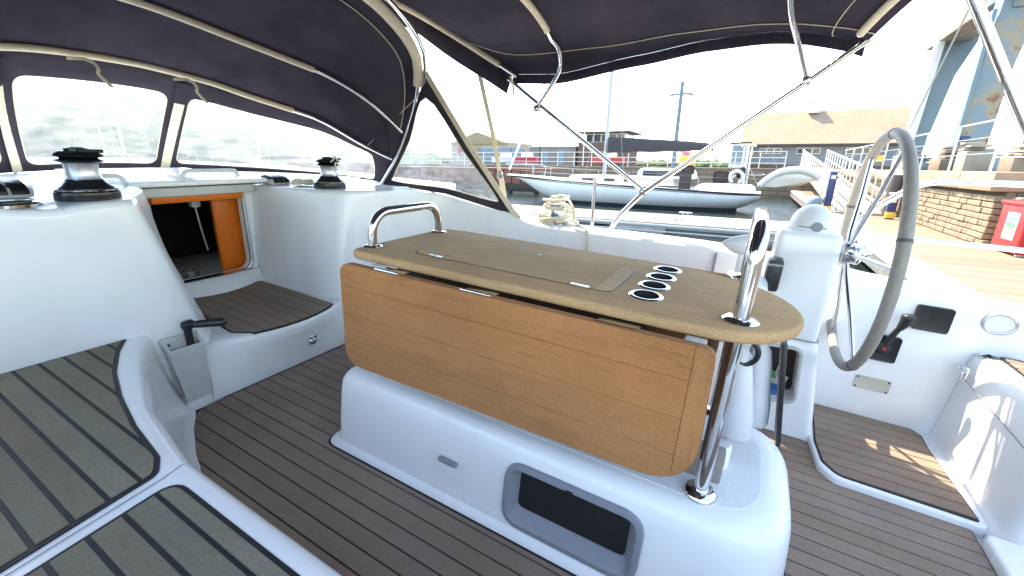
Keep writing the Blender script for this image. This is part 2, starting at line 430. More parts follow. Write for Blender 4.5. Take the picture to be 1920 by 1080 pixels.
# coachroof ends and coamings
path = [(1.52, 2.68, .86, 1.485, 2.68, .2), (1.535, 2.45, .866, 1.478, 2.45, .2), (1.57, 2.2, .87, 1.475, 2.2, .2), (1.62, 2.05, .872, 1.472, 2.02, .1),
        (1.68, 1.965, .873, 1.52, 1.945, 0), (1.80, 1.935, .87, 1.72, 1.928, 0), (2.0, 1.93, .862, 1.98, 1.928, 0), (2.16, 1.905, .853, 2.13, 1.9, 0), (2.265, 1.80, .84, 2.23, 1.78, 0),
        (2.305, 1.62, .81, 2.27, 1.6, 0), (2.31, 1.45, .79, 2.275, 1.45, 0), (2.31, 1.33, .768, 2.275, 1.33, 0), (2.31, 1.22, .738, 2.275, 1.22, 0), (2.31, 1.09, .718, 2.275, 1.09, 0), (2.31, .85, .717, 2.275, .85, 0),
        (2.31, .5, .722, 2.28, .5, 0), (2.31, .1, .724, 2.29, .1, 0), (2.31, -.3, .70, 2.30, -.3, 0), (2.31, -.6, .672, 2.31, -.6, 0), (2.31, -1.0, .642, 2.31, -1.0, 0), (2.31, -1.8, .62, 2.31, -1.8, 0)]
def coaming(pth, inside, dz=0.0):
    T = catmull([p[:3] for p in pth], 5); B = catmull([p[3:] for p in pth], 5); rows = []
    for i in range(len(T)):
        d = T[min(i + 1, len(T) - 1)] - T[max(i - 1, 0)]; n = Vector((d.y, -d.x, 0)).normalized()
        if n.dot(Vector((T[i].x - inside[0], T[i].y - inside[1], 0))) < 0: n = -n
        t = T[i] + Vector((0, 0, dz)); b = B[i]; rr = .026; e = (t - b); row = []
        for k in range(7): s = k / 7; row.append(b + (t - Vector((0, 0, rr)) - b) * s)
        for k in range(6): a = k / 5 * math.pi / 2; row.append(t + n * rr * (1 - math.cos(a)) - Vector((0, 0, rr * (1 - math.sin(a)))))
        row.append(t + n * .15 + Vector((0, 0, .002))); row.append(t + n * .165 - Vector((0, 0, .012))); row.append(t + n * .19 - Vector((0, 0, .2)))
        rows.append(row)
    return sheet(rows)
part('starboard_coaming', coaming(path, (1.2, .9)), M['gel'], yacht, 50)
pport = [(2 * XC - a, b, c, 2 * XC - d, e, f) for a, b, c, d, e, f in path[:7]] + [(.2, 1.93, .89, .2, 1.928, 0), (.03, 1.91, .88, .03, 1.91, 0), (-.07, 1.8, .84, -.05, 1.8, 0), (-.08, 1.45, .78, -.06, 1.45, 0), (-.09, 1.1, .70, -.06, 1.1, 0), (-.12, .5, .66, -.06, .5, 0), (-.14, 0, .64, -.06, 0, 0), (-.12, -.6, .64, -.06, -.6, 0), (-.1, -1.8, .62, -.06, -1.8, 0)]
pport = [(a - (.088 if 1.9 < b < 2.3 and a > .5 else 0), b, c + (.030 if b > 1.9 else 0), d - (.055 if 1.9 < b < 2.1 and a > .5 else 0), e, f) for a, b, c, d, e, f in pport]
part('port_coaming', coaming(pport, (1.2, .9)), M['gel'], yacht, 50)
# deck round the cockpit and the hull under it
part('port_side_deck', rbox((.15, 2.42, .86), (.98, .72, .066), .01), M['gel'], yacht)
part('starboard_side_deck', rbox((2.22, 2.36, .835), (1.1, .62, .05), .01), M['gel'], yacht)
part('coachroof', prism(roundpoly([(-.35, 2.70), (2.78, 2.70), (2.70, 4.2), (1.9, 5.6), (.5, 5.6), (-.26, 4.2)], .1), .825, .868, .015), M['gel'], yacht)
hull = []
for y, w, zt in ((-2.0, 1.72, .50), (-1.0, 1.82, .52), (0.5, 1.88, .55), (2.5, 1.86, .58), (4.5, 1.6, .64), (6.5, 1.0, .72), (8.0, .06, .80)):
    hull.append([(XC - w * .96, y, zt - .04), (XC - w, y, zt), (XC - w * .97, y, zt - .4), (XC - w * .78, y, -.85), (XC, y, -1.3), (XC + w * .78, y, -.85), (XC + w * .97, y, zt - .4), (XC + w, y, zt), (XC + w * .96, y, zt - .04)])
part('hull', sheet(hull), M['gel'], yacht, 60)
sd_ = G()
for s in (-1, 1):
    sd_.join(sheet([[(XC + s * 1.25, y, .46 + .01 * y), (XC + s * w * .965, y, zt - .035)] for y, w, zt in ((-1.8, 1.74, .50), (-.9, 1.82, .52), (.5, 1.88, .55), (2.5, 1.86, .58), (4.5, 1.6, .64))]))
part('walkway_deck', sd_, M['grip'], yacht, 0)

# bridge deck in front of the companionway
def yb(x): u = (x - 1.2) / .28; return 1.846 + .07 * u * u
rows = []
for i in range(25):
    x = .80 + .86 * i / 24; yy = min(yb(x), 1.93)
    rows.append([(x, 1.932, 0), (x, 1.926, .03), (x, 1.92 * .8 + yy * .2, .1), (x, 1.92 * .3 + yy * .7, .2), (x, yy + .0, .245), (x, yy + .006, .262), (x, yy + .02, .27), (x, yy + .06, .271), (x, 2.7, .271)])
part('bridge_deck', sheet(rows), M['gel'], yacht, 60)
br = [(.945, 1.985)] + [(x, yb(x) + .016) for x in (1.0, 1.07, 1.13, 1.19, 1.25, 1.31, 1.37, 1.42)] + [(1.452, 1.925), (1.458, 2.2), (1.458, 2.59), (1.43, 2.605), (1.38, 2.575), (1.30, 2.545), (1.22, 2.535), (1.14, 2.545), (1.06, 2.575), (.99, 2.61), (.975, 2.3)]
bb = part('bridge_caulking', prism(inset(br, -.004), .262, .2745), M['caulk'], yacht, 0)
lay_planks(bb, br, .2745, .0600, 1.098, M['teak_sole'], border=.003)
rows = []
for i in range(21):
    x = .955 + .53 * i / 20; u = (x - 1.22) / .24; y0 = 2.54 + .065 * min(1, u * u)
    rows.append([(x, y0, .268), (x, y0 + .012, .285), (x, y0 + .03, .315), (x, 2.625, .343), (x, 2.64, .350), (x, 2.70, .352)])
part('companionway_sill', sheet(rows), M['gel'], yacht, 60)
bh = part('companionway_bulkhead', rbox((1.22, 2.69, .52), (.74, .03, .68)), M['gel'], yacht)
hole = roundpoly([(.995, .354), (1.447, .354), (1.447, .93), (.995, .93)], [.07, .07, .01, .01], 6)
carve(bh, [prism(hole, 2.6, 2.8, to=lambda u, v, w: (u, w, v))])
fr_out = roundpoly([(.985, .345), (1.457, .345), (1.457, .842), (.985, .842)], [.08, .08, .02, .02], 8)
part('companionway_frame', tube([(u, 2.662, v) for u, v in fr_out], .011, 8, closed=True), M['alu'], yacht)
part('companionway_threshold', strap([(1.0, 2.645, .356), (1.22, 2.642, .356), (1.44, 2.645, .356)], .04, .006), M['chrome'], yacht)
# sliding hatch and its garage
part('hatch_garage', rbox((1.235, 3.05, .893), (.66, .98, .026), .008), M['gel'], yacht)
part('hatch_front', rbox((1.225, 2.66, .848), (.56, .10, .048), .006), M['grey_light'], yacht)
part('hatch_seal', rbox((1.23, 2.60, .877), (.60, .03, .008)), M['black'], yacht)
part('hatch_trim', rbox((1.22, 2.66, .806), (.45, .06, .034), .003), M['cabin_wood'], yacht)
# inside the cabin
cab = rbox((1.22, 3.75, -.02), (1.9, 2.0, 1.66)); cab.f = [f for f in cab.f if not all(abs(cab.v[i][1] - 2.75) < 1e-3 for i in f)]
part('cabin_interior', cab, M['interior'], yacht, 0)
part('cabin_door', rbox((1.402, 2.745, .57), (.145, .018, .50), .004), M['cabin_wood'], yacht)
part('door_edge', rbox((1.323, 2.740, .57), (.016, .03, .50), .004), M['cabin_wood'], yacht)
def checker():
    m, t, b = newmat('checked_cushion'); ck = nd(t, 'ShaderNodeTexChecker'); ck.inputs['Scale'].default_value = 28; t.links.new(coords(t), ck.inputs['Vector'])
    ck.inputs[1].default_value = (.10, .085, .07, 1); ck.inputs[2].default_value = (.32, .29, .25, 1); t.links.new(ck.outputs[0], b.inputs['Base Color']); b.inputs['Roughness'].default_value = .9; return m
part('cabin_cushion', rbox((1.16, 3.10, .285), (.30, .3, .08), .03), checker(), yacht)
part('cabin_counter', rbox((1.35, 3.3, .22), (.9, .75, .05), .01), M['grey_light'], yacht)
part('cabin_lamp', rbox((1.285, 2.86, .755), (.05, .05, .06), .012), M['grey_light'], yacht)
part('cabin_cord', tube(catmull([(1.285, 2.86, .73), (1.30, 2.87, .6), (1.33, 2.9, .45)], 5), .004, 6), M['grey_light'], yacht)
for g, pts in (('s', [(1.22, 2.80, .90), (1.235, 2.80, .925), (1.26, 2.80, .937), (1.36, 2.79, .937), (1.48, 2.78, .937), (1.505, 2.78, .925), (1.52, 2.78, .90)]), ('p', [(.70, 2.62, .89), (.715, 2.62, .925), (.74, 2.62, .935), (.86, 2.62, .935), (.89, 2.62, .925), (.905, 2.62, .89)])):
    part('hatch_handrail', tube(catmull(pts, 4), .011, 8), M['dome'], yacht)

# helm platform, helm seat and aft step
plat = roundpoly([(1.735, -.905), (2.33, -.905), (2.33, -.415), (1.99, -.415), (1.80, -.432), (1.74, -.47)], [.03, .0, .0, .0, .05, .06])
part('helm_platform', prism(plat, -.02, .030, .010, 3), M['gel'], yacht)
pp = roundpoly([(1.754, -.878), (2.17, -.85), (2.27, -.852), (2.302, -.83), (2.306, -.455), (1.96, -.434), (1.82, -.446), (1.760, -.49)], [.01, .05, .03, .03, .01, .05, .05, .05])
pc = part('helm_caulking', prism(inset(pp, -.004), .02, .0325), M['caulk'], yacht, 0)
lay_planks(pc, pp, .0325, .0600, 2.302, M['teak_sole'], border=.003)
seat_o = roundpoly([(1.685, -1.7), (2.32, -1.7), (2.32, -.895), (1.685, -.93)], [.02, .0, .02, .06], 6)
hs = [[(u, v + .01 * (1 - min(1, k / 3)), w) for u, v in inset(seat_o, d)] for k, (d, w) in enumerate(((-.015, 0), (-.004, .02), (.0, .05), (.012, .3), (.016, .40), (.022, .432), (.04, .447), (.06, .45)))]
hseat = part('helm_seat', loft(hs), M['gel'], yacht, 60)
ho = roundpoly([(1.76, -1.6), (2.20, -1.6), (2.285, -.985), (2.20, -.985), (1.80, -1.0)], [.03, .02, .02, .08, .04], 6)
hc = part('seat_caulking', prism(inset(ho, -.006), .445, .4535), M['caulk'], yacht, 0)
lay_planks(hc, ho, .4535, .0583, 1.76, M['teak_sole'], border=.003, gap=.006)
part('locker_seam', strap([(1.70, -.9285, .30), (2.0, -.912, .325), (2.26, -.897, .345)], .003, .002, (0, 1, 0)), M['grey'], yacht)
lt = rbox((2.235, -.888, .37), (.035, .012, .06), .004); lt.join(rbox((2.235, -.882, .37), (.022, .014, .012), .003)); lt.join(rbox((2.275, -.885, .38), (.02, .02, .008), .002))
part('locker_latch', lt, M['chrome'], yacht)
st = roundpoly([(.38, -1.7), (1.69, -1.7), (1.69, -.865), (.38, -.865)], [.0, .0, .03, .02])
part('aft_step', prism(st, -.02, .045, .014, 3), M['gel'], yacht)
so_ = roundpoly([(.5, -1.6), (1.62, -1.6), (1.62, -.945), (.5, -.945)], .03)
sc_ = part('step_caulking', prism(inset(so_, -.005), .04, .0485), M['caulk'], yacht, 0)
lay_planks(sc_, so_, .0485, .0588, .566, M['teak_sole'], border=.003)

# things fixed on the helm wall, kept as parts of the moulding
XW = 2.31
def wallbox(y, z, w, h, d, r, mat, name, **k): return part(name, prism(roundpoly([(y - w / 2, z - h / 2), (y + w / 2, z - h / 2), (y + w / 2, z + h / 2), (y - w / 2, z + h / 2)], r), XW + .02, XW - d, min(.003, d * .4), to=lambda u, v, w2: (w2, u, v)), mat, yacht, **k)
wallbox(-.758, .553, .118, .108, .012, .012, M['black'], 'instrument_cover')
wallbox(-.645, .202, .128, .062, .004, .003, mottled('engraved_plate', (.56, .53, .44), .10, 50, .35, stretch=(1, 1, 6)), 'maker_plate')
for dy, dz in ((-.056, -.024), (.056, -.024), (-.056, .024), (.056, .024)):
    part('plate_screw', lathe([(.0005, 0), (.004, 0), (.004, .002), (.0005, .003)], (XW - .004, -.645 + dy, .202 + dz), 8, (-1, 0, 0)), M['black'], yacht)
ring = [(.043 * math.cos(a) * 1.12, .040 * math.sin(a)) for a in [2 * math.pi * k / 32 for k in range(32)]]
part('courtesy_light_bezel', tube([(XW - .003, -.955 + u, .578 + v) for u, v in ring], .0055, 8, closed=True), M['alu'], yacht)
part('courtesy_light', prism([(u * .92, v * .92) for u, v in ring], XW + .01, XW - .003, to=lambda u, v, w: (w, -.955 + u, .578 + v)), M['dome'], yacht)
# engine control lever
ec = thing('throttle_lever', 'black engine throttle lever on the white wall behind the wheel rim', 'throttle', (XW, -.635, .38))
part('mounting_plate', prism(roundpoly([(-.69, .325), (-.585, .325), (-.585, .445), (-.69, .445)], .012), XW + .01, XW - .014, .004, to=lambda u, v, w: (w, u, v)), M['black'], ec)
part('pivot', lathe([(.0, 0), (.030, 0), (.030, .02), (.024, .032), (.0, .034)], (XW - .012, -.632, .395), 20, (-1, 0, 0)), M['black'], ec)
part('lever_arm', tube([(XW - .035, -.632, .395), (XW - .045, -.640, .45), (XW - .06, -.655, .51)], [.014, .012, .011], 10), M['black'], ec)
part('lever_grip', tube(catmull([(XW - .06, -.653, .50), (XW - .066, -.663, .535), (XW - .07, -.668, .562), (XW - .07, -.669, .575)], 4), [.013, .015, .017, .019, .021, .023, .025, .026, .025, .023, .020, .012, .004], 12), M['black'], ec)
part('neutral_button', lathe([(.0, 0), (.008, 0), (.007, .004), (.0, .005)], (XW - .046, -.632, .395), 12, (-1, 0, 0)), M['red'], ec)
# latch on the bridge deck riser
la = thing('riser_latch', 'small chrome turn latch on the white riser below the bridge deck', 'latch', (1.288, 1.885, .127))
part('latch_body', lathe([(.0, 0), (.022, 0), (.022, .006), (.016, .012), (.0, .013)], (1.288, 1.898, .118), 18, (0, -1, 0)), M['steel'], la)
part('latch_plate', rbox((1.290, 1.893, .142), (.046, .012, .018), .004), M['chrome'], la)
part('latch_tongue', rbox((1.288, 1.880, .126), (.034, .008, .010), .002), M['chrome'], la)
# winch handle in its pocket
wp = thing('handle_pocket', 'grey beige plastic winch handle pocket screwed to the white riser', 'handle pocket', (.715, 1.91, .08))
ptop = [(.655, .322), (.775, .322), (.762, .072), (.682, .072)]
rows = [[(.650, 1.908, .352), (.78, 1.908, .352), (.775, 1.908, .07), (.676, 1.908, .07)], [(.652, 1.866, .318), (.782, 1.866, .318), (.772, 1.872, .078), (.682, 1.872, .078)]]
bx_ = loft([[Vector(p) for p in r] for r in rows])
pk = part('pocket_shell', bx_, M['pocket'], wp, 0)
carve(pk, [rbox((.716, 1.888, .26), (.104, .030, .30))])
for x in (.672, .757): part('screw', lathe([(.0, 0), (.006, 0), (.005, .003), (.0, .004)], (x, 1.905, .338), 10, (0, -1, 0)), M['black'], wp)
part('back_plate', rbox((.715, 1.912, .34), (.13, .008, .05), .003), M['pocket'], wp)
wh = thing('winch_handle', 'black winch handle standing in the grey pocket', 'winch handle', (.74, 1.885, .2))
part('handle_arm', tube(catmull([(.745, 1.888, .16), (.742, 1.888, .28), (.738, 1.886, .37), (.738, 1.884, .405)], 5), [.013] * 4 + [.014] * 8 + [.016] * 4, 10), M['black'], wh)
part('handle_head', rbox((.742, 1.884, .408), (.048, .034, .036), .012, 3), M['black'], wh)
part('handle_grip', tube(catmull([(.752, 1.88, .405), (.79, 1.86, .403), (.835, 1.835, .400), (.858, 1.822, .399)], 4), [.012, .014, .015, .016, .0165, .017, .0175, .018, .0185, .019, .0185, .015, .008], 12), M['black'], wh)
# ------------------------------------------------------------------ table pedestal moulding
ped = thing('table_pedestal', 'white moulded pedestal box under the cockpit table with dark locker opening', 'pedestal', (1.22, .5, 0))
PX0, PX1, PY0, PY1 = .885, 1.555, -.29, 1.29
def ped_ring(dx0, dyf, dya, z, rf, ra):
    P = [(PX0 + dx0, PY0 + dya), (PX1 - dx0, PY0 + dya), (PX1 - dx0, PY1 - dyf), (PX0 + dx0, PY1 - dyf)]
    return [(u, v, z) for u, v in roundpoly(P, [ra, ra, rf, rf], 10)]
rings = [ped_ring(-.004, -.004, -.006, .0, .06, .20), ped_ring(.0, .0, -.002, .012, .06, .20), ped_ring(.010, .010, .006, .020, .06, .20), ped_ring(.020, .028, .014, .028, .055, .20), ped_ring(.026, .034, .018, .05, .05, .20),
         ped_ring(.034, .040, .022, .12, .035, .20), ped_ring(.044, .043, .028, .20, .03, .20), ped_ring(.050, .045, .033, .250, .03, .20), ped_ring(.056, .048, .039, .276, .03, .197), ped_ring(.066, .053, .050, .293, .03, .19), ped_ring(.080, .060, .066, .304, .03, .18), ped_ring(.096, .07, .084, .309, .03, .17), ped_ring(.112, .085, .102, .310, .03, .16)]
pb = part('pedestal_body', loft(rings), M['gel'], ped, 50)
# locker opening in the port face
def face(y, z, d=0.0): return (PX0 + .026 + (z - .05) * .095 - d, y, z)
op = roundpoly([(.074, .036), (.492, .036), (.492, .254), (.074, .254)], .066, 8)
deep = roundpoly([(.112, .092), (.450, .092), (.450, .222), (.112, .222)], .022, 8)
carve(pb, [prism(inset(op, .012), 1.05, .85, to=lambda u, v, w: (w, u, v))])
part('pedestal_gasket', prism([(u, v) for u, v, w in ped_ring(-.008, -.008, -.01, 0, .06, .20)], -.002, .0065), M['caulk'], ped, 0)
part('grip_pad', prism(roundpoly([(1.005, -.175), (1.435, -.175), (1.435, 1.19), (1.005, 1.19)], [.15, .15, .04, .04], 8), .306, .3115), M['grip'], ped)
fr = loft([[face(u, v, -.004) for u, v in inset(op, -.002)], [face(u, v, .007) for u, v in op], [face(u, v, .009) for u, v in inset(op, .006)], [face(u, v, .008) for u, v in inset(op, .016)], [face(u, v, .003) for u, v in inset(op, .020)], [face(u, v, -.016) for u, v in deep], [face(u, v, -.026) for u, v in inset(deep, .002)]], True, False, False)
part('locker_frame', fr, M['grey'], ped, 40)
lin = roundpoly([(.10, .08), (.46, .08), (.46, .235), (.10, .235)], .02, 4)
part('locker_inside', loft([[face(u, v, -.020) for u, v in lin], [face(u, v, -.030) for u, v in lin]]), M['black'], ped)
part('frame_button', rbox(face(.285, .241, .009), (.004, .022, .006), .001), M['black'], ped)
ex = rbox(face(.705, .155, .008), (.016, .072, .017), .005); part('grey_lug', ex, M['grey'], ped)

# ------------------------------------------------------------------ folding table
tbl = thing('cockpit_table', 'weathered teak folding cockpit table with one leaf hanging down', 'table', (1.22, .48, .31))
TZ = .80
arc = [Vector(p) for p in ((.950, .10, 0), (.957, .0, 0), (.985, -.075, 0), (1.045, -.132, 0), (1.12, -.162, 0), (1.20, -.164, 0), (1.285, -.138, 0), (1.36, -.088, 0), (1.425, -.015, 0), (1.462, .07, 0), (1.475, .17, 0))]
top_o = [(p.x, p.y) for p in catmull(arc, 4)] + roundpoly([(1.475, .17), (1.475, 1.15), (.945, 1.15), (.950, .10)], [0, .05, .05, 0], 6)[1:-1]
tp = part('table_top', prism(top_o, TZ - .030, TZ, .011, 3, bot=True), M['teak_top'], tbl, 50)
cups = [(1.086, .190), (1.189, .190), (1.291, .190), (1.394, .190)]
carve(tp, [lathe([(.034, -.3), (.034, .1)], (x, y, TZ), 24) for x, y in cups])
for x, y in cups:
    cr = part('cup_ring', lathe([(.0335, -.004), (.0335, .0022), (.037, .0035), (.042, .0026), (.0445, .0004), (.0445, -.001)], (x, y, TZ), 28), M['chrome'], tbl)
    me = cr.data; bm = bmesh.new(); bm.from_mesh(me); bmesh.ops.delete(bm, geom=[f for f in bm.faces if len(f.verts) > 4], context='FACES'); bm.to_mesh(me); bm.free()
    cu = loft([[(x + r * math.cos(2 * math.pi * j / 20), y + r * math.sin(2 * math.pi * j / 20), TZ + z) for j in range(20)] for r, z in ((.0336, .001), (.031, -.06), (.030, -.075))], True, False, True)
    part('cup', cu, M['black'], cr)
lid_o = roundpoly([(1.052, .275), (1.318, .275), (1.318, .955), (1.052, .955)], .035, 6)
ls = part('lid_seam', prism(inset(lid_o, -.0055), TZ - .004, TZ + .0006), M['caulk'], tbl, 0)
lid = part('locker_lid', prism(clip(lid_o, 1, .325, 1), TZ - .003, TZ + .0022, .0008, 1), M['teak_top'], tbl)
part('lid_end_strip', prism(clip(lid_o, 1, .324, -1), TZ - .003, TZ + .0024, .0008, 1), M['teak_strip'], tbl)
part('finger_hole', lathe([(.0, 0), (.010, 0), (.010, .003), (.0, .0032)], (1.315 - .02, .60, TZ), 16), M['black'], tbl)
for y in (.86, .36): part('lid_hinge', rbox((1.050, y, TZ + .003), (.010, .055, .006), .002), M['steel'], tbl)
# the hanging port leaf, board by board
LX = .908
leaf_o = roundpoly([(-.012, .428), (1.122, .408), (1.122, .772), (.0, .777)], [.13, .07, .045, .03], 8)
def leaf3(u, v, w): return (w - .012 * (.79 - v), u, v)
leaf = part('leaf_core', prism(inset(leaf_o, .004), LX, LX - .014, 0, to=leaf3), M['dark_wood'], tbl, 0)
field = clip(leaf_o, 0, .040, 1)
zz = [.38, .505, .600, .695, .82]
for a, b in zip(zz, zz[1:]):
    Q = strip(field, 1, a + .0004, b - .0004); part('board', prism(Q, LX + .002, LX - .021, .001, 1, to=leaf3), M['teak_leaf'], leaf)
part('end_board', prism(clip(leaf_o, 0, .0393, -1), LX + .002, LX - .021, .001, 1, to=leaf3), M['teak_leaf_end'], leaf)
for y in (.925, .60, .215):
    hg = rbox((.925, y, .768), (.045, .10, .003), .001); hg.join(tube([(.900, y - .05, .772), (.900, y + .05, .772)], .005, 8)); part('leaf_hinge', hg, M['chrome'], tbl)
for y in (.99, .045): part('leaf_bumper', rbox((.93, y, .770), (.03, .045, .012), .004), M['grey_light'], tbl)
# far leaf, folded down too
far_o = roundpoly([(.0, .43), (1.12, .43), (1.12, .785), (.0, .785)], [.09, .07, .03, .03], 6)
part('starboard_leaf', prism(far_o, 1.515, 1.537, .003, 1, to=lambda u, v, w: (w, u, v)), M['teak_leaf'], tbl)
# body below the top
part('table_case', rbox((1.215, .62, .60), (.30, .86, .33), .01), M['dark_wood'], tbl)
part('case_foot', rbox((1.215, .62, .375), (.22, .5, .13), .01), M['gel'], tbl)
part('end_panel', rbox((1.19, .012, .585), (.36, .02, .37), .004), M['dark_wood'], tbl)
part('support_block', rbox((1.12, -.02, .352), (.055, .11, .085), .004), mottled('weathered_block', (.30, .255, .22), .15, 14, .7, stretch=(1, 1, 4)), tbl)
part('support_cylinder', lathe([(.0, 0), (.036, 0), (.036, .06), (.030, .068), (.0, .068)], (1.19, -.055, .311), 20), M['gel'], tbl)
# grab bars
def grab(x0, x1, y, z0, z1, rad, lean):
    P = [(x0, y, z0), (x0, y, z1 - rad)]
    for k in range(1, 7): a = k / 6 * math.pi / 2; P.append((x0 + rad * (1 - math.cos(a)), y + lean * 0, z1 - rad + rad * math.sin(a)))
    for k in range(0, 7): a = k / 6 * math.pi / 2; P.append((x1 - rad + rad * math.sin(a), y, z1 - rad + rad * math.cos(a)))
    P += [(x1, y, z0)]; return P
fb = part('grab_bar', tube(grab(1.018, 1.375, 1.108, TZ - .005, .917, .075, 0), .0155, 14), M['chrome'], tbl)
for x in (1.018, 1.375): part('bar_flange', lathe([(.0, 0), (.033, 0), (.033, .004), (.026, .008), (.0, .008)], (x, 1.108, TZ), 24), M['chrome'], fb)
ab = part('grab_bar', tube(grab(1.033, 1.462, -.032, .312, 1.008, .075, 0), .0185, 16), M['chrome'], tbl)
for x in (1.033, 1.462):
    part('bar_flange', lathe([(.0, 0), (.039, 0), (.039, .004), (.031, .010), (.0, .010)], (x, -.032, TZ), 24), M['chrome'], ab)
    part('foot_flange', lathe([(.0, 0), (.043, 0), (.043, .005), (.036, .014), (.024, .018), (.0, .018)], (x, -.032, .309), 24), M['chrome'], ab)

# ------------------------------------------------------------------ fenders and board hung behind the table end
def fender(x, y, zt, zb, w, label):
    f = thing('flat_fender', label, 'fender', (x, y, zb), 'fenders hung under the table end')
    rings = []
    for k, (z, a, b) in enumerate(((zt, .012, .010), (zt - .02, .026, .016), (zt - .06, .032, .024), (zt - .14, w * .85, .034), (zb + .08, w, .04), (zb + .02, w, .034), (zb, w * .8, .02))):
        s = (zt - z); rings.append([(x + b * math.sin(q) + .06 * s, y - .10 * s + a * math.cos(q) * (1 if math.cos(q) > 0 else 1), z) for q in [2 * math.pi * j / 20 for j in range(20)]])
    part('fender_body', loft(rings), M['cover'], f, 60)
    if 'eye ring' in label: part('eye_ring', tube([(x - .012, y - .012 + .028 * math.cos(a), zt - .01 + .034 * math.sin(a)) for a in [2 * math.pi * j / 20 for j in range(20)]], .007, 8, closed=True), M['black'], f)
    return f
fender(1.205, -.055, .675, .385, .050, 'white fender with black eye ring hanging nearest the chrome leg')
fender(1.295, -.105, .665, .395, .042, 'white fender hanging beside the thin black board')
bd = rbox((1.30, -.178, .535), (.10, .012, .31), .003, rot=Matrix.Rotation(R(-9), 3, 'X')); single('black_board', bd, M['black'], 'thin black board hanging beside the white fenders under the table end', 'board', (1.34, -.15, .40))

# ------------------------------------------------------------------ helm pedestal with compass
bn = thing('helm_pedestal', 'white helm pedestal in front of the wheel with storage hole', 'helm pedestal', (2.08, -.28, 0))
def col_ring(z, x0, x1, y0, y1, r): return [(u, v, z) for u, v in roundpoly([(x0, y1), (x1, y1), (x1, y0), (x0, y0)], r, 6)]
foot = part('pedestal_foot', loft([col_ring(0, 1.985, 2.30, -.10, -.437, .03), col_ring(.02, 1.99, 2.30, -.10, -.43, .035), col_ring(.38, 1.992, 2.29, -.10, -.372, .035), col_ring(.43, 1.995, 2.28, -.11, -.362, .035), col_ring(.452, 2.01, 2.26, -.12, -.345, .03), col_ring(.456, 2.03, 2.24, -.14, -.32, .02)]), M['gel'], bn, 50)
sho = roundpoly([(-.20, .155), (-.325, .165), (-.300, .405), (-.17, .395)], .03, 6)
carve(foot, [prism(sho, 1.9, 2.16, to=lambda u, v, w: (w, u, v))])
part('storage_rim', tube([(1.989, u, v) for u, v in inset(sho, -.006)], .008, 8, closed=True), M['pocket'], bn)
part('storage_back', prism(inset(sho, -.004), 2.10, 2.155, to=lambda u, v, w: (w, u, v)), M['interior'], bn)
part('pedestal_column', loft([col_ring(.445, 1.992, 2.19, -.128, -.350, .03), col_ring(.60, 1.994, 2.185, -.126, -.348, .03), col_ring(.80, 1.998, 2.18, -.122, -.343, .03), col_ring(.868, 2.0, 2.178, -.122, -.340, .03), col_ring(.884, 2.004, 2.174, -.126, -.336, .028), col_ring(.889, 2.012, 2.166, -.134, -.328, .02)]), M['gel'], bn, 50)
part('column_seam', tube([(p[0] - .001, p[1], p[2]) for p in col_ring(.452, 1.988, 2.196, -.124, -.355, .03)], .003, 6, closed=True), M['grey'], bn)
kf = thing('key_float', 'blue capped key float with green tag in the helm pedestal hole', 'key float', (2.06, -.255, .16))
part('float_cap', lathe([(.0, 0), (.024, 0), (.024, .022), (.020, .028), (.0, .028)], (2.045, -.25, .168), 18, (-.5, 0, 1)), mottled('blue_cap', (.04, .12, .34), .1, 20, .4), kf)
part('green_tag', rbox((2.05, -.235, .245), (.006, .04, .03), .002, rot=Matrix.Rotation(R(30), 3, 'X')), mottled('green_tag', (.05, .30, .10), .1, 20, .5), kf)
part('paper', rbox((2.09, -.25, .20), (.004, .09, .08), .001, rot=Matrix.Rotation(R(12), 3, 'X')), M['white_card'], kf)
part('key_shaft', tube([(2.03, -.25, .30), (2.03, -.245, .262), (2.03, -.262, .235)], .004, 6), M['chrome'], kf)
# compass
cp = thing('steering_compass', 'white domed compass hood on top of the helm pedestal', 'compass', (2.09, -.232, .889))
part('compass_base', lathe([(.0, 0), (.078, 0), (.080, .006), (.078, .014), (.0, .014)], (2.09, -.232, .889), 32), M['dome'], cp)
dome = [(.0765 * math.cos(a), .016 + .088 * math.sin(a)) for a in [k / 9 * math.pi / 2 for k in range(10)]]; dome[-1] = (.001, dome[-1][1])
part('compass_hood', lathe([(.0, .012), (.0765, .013)] + dome, (2.09, -.232, .889), 32), M['dome'], cp, 60)
part('compass_pivot', lathe([(.0, 0), (.019, 0), (.018, .010), (.0, .011)], (2.017, -.245, .912), 16, (-1, -.05, .05)), M['grey'], cp)
part('hood_seam', tube([(2.09 + .0775 * math.cos(a), -.232 + .0775 * math.sin(a), .908) for a in [math.pi * .8 + k * .05 for k in range(26)]], .002, 6), M['grey'], cp)
# instrument panel with lettering on the pedestal front and round pod beside it
ip = thing('instrument_panel', 'black instrument panel with white lettering between table and helm pedestal', 'instrument', (1.93, -.10, .62))
part('panel_housing', rbox((1.96, -.135, .715), (.09, .055, .13), .012), M['black'], ip)
tcu = bpy.data.curves.new('lettering', 'FONT'); tcu.body = 'Raymarine'; tcu.size = .017; tcu.align_x = 'CENTER'; tcu.extrude = .0004
tob = bpy.data.objects.new('lettering_tmp', tcu); COL.objects.link(tob); bpy.context.view_layer.update()
tme = bpy.data.meshes.new_from_object(tob.evaluated_get(bpy.context.evaluated_depsgraph_get())); bpy.data.objects.remove(tob, do_unlink=True)
lo = put('lettering', tme, ip); tme.materials.clear(); tme.materials.append(M['dome'])
lo.matrix_local = Matrix.Translation(Vector((1.914, -.135, .757)) - LOC[ip.name]) @ Matrix(((0, 0, -1, 0), (-1, 0, 0, 0), (0, 1, 0, 0), (0, 0, 0, 1)))
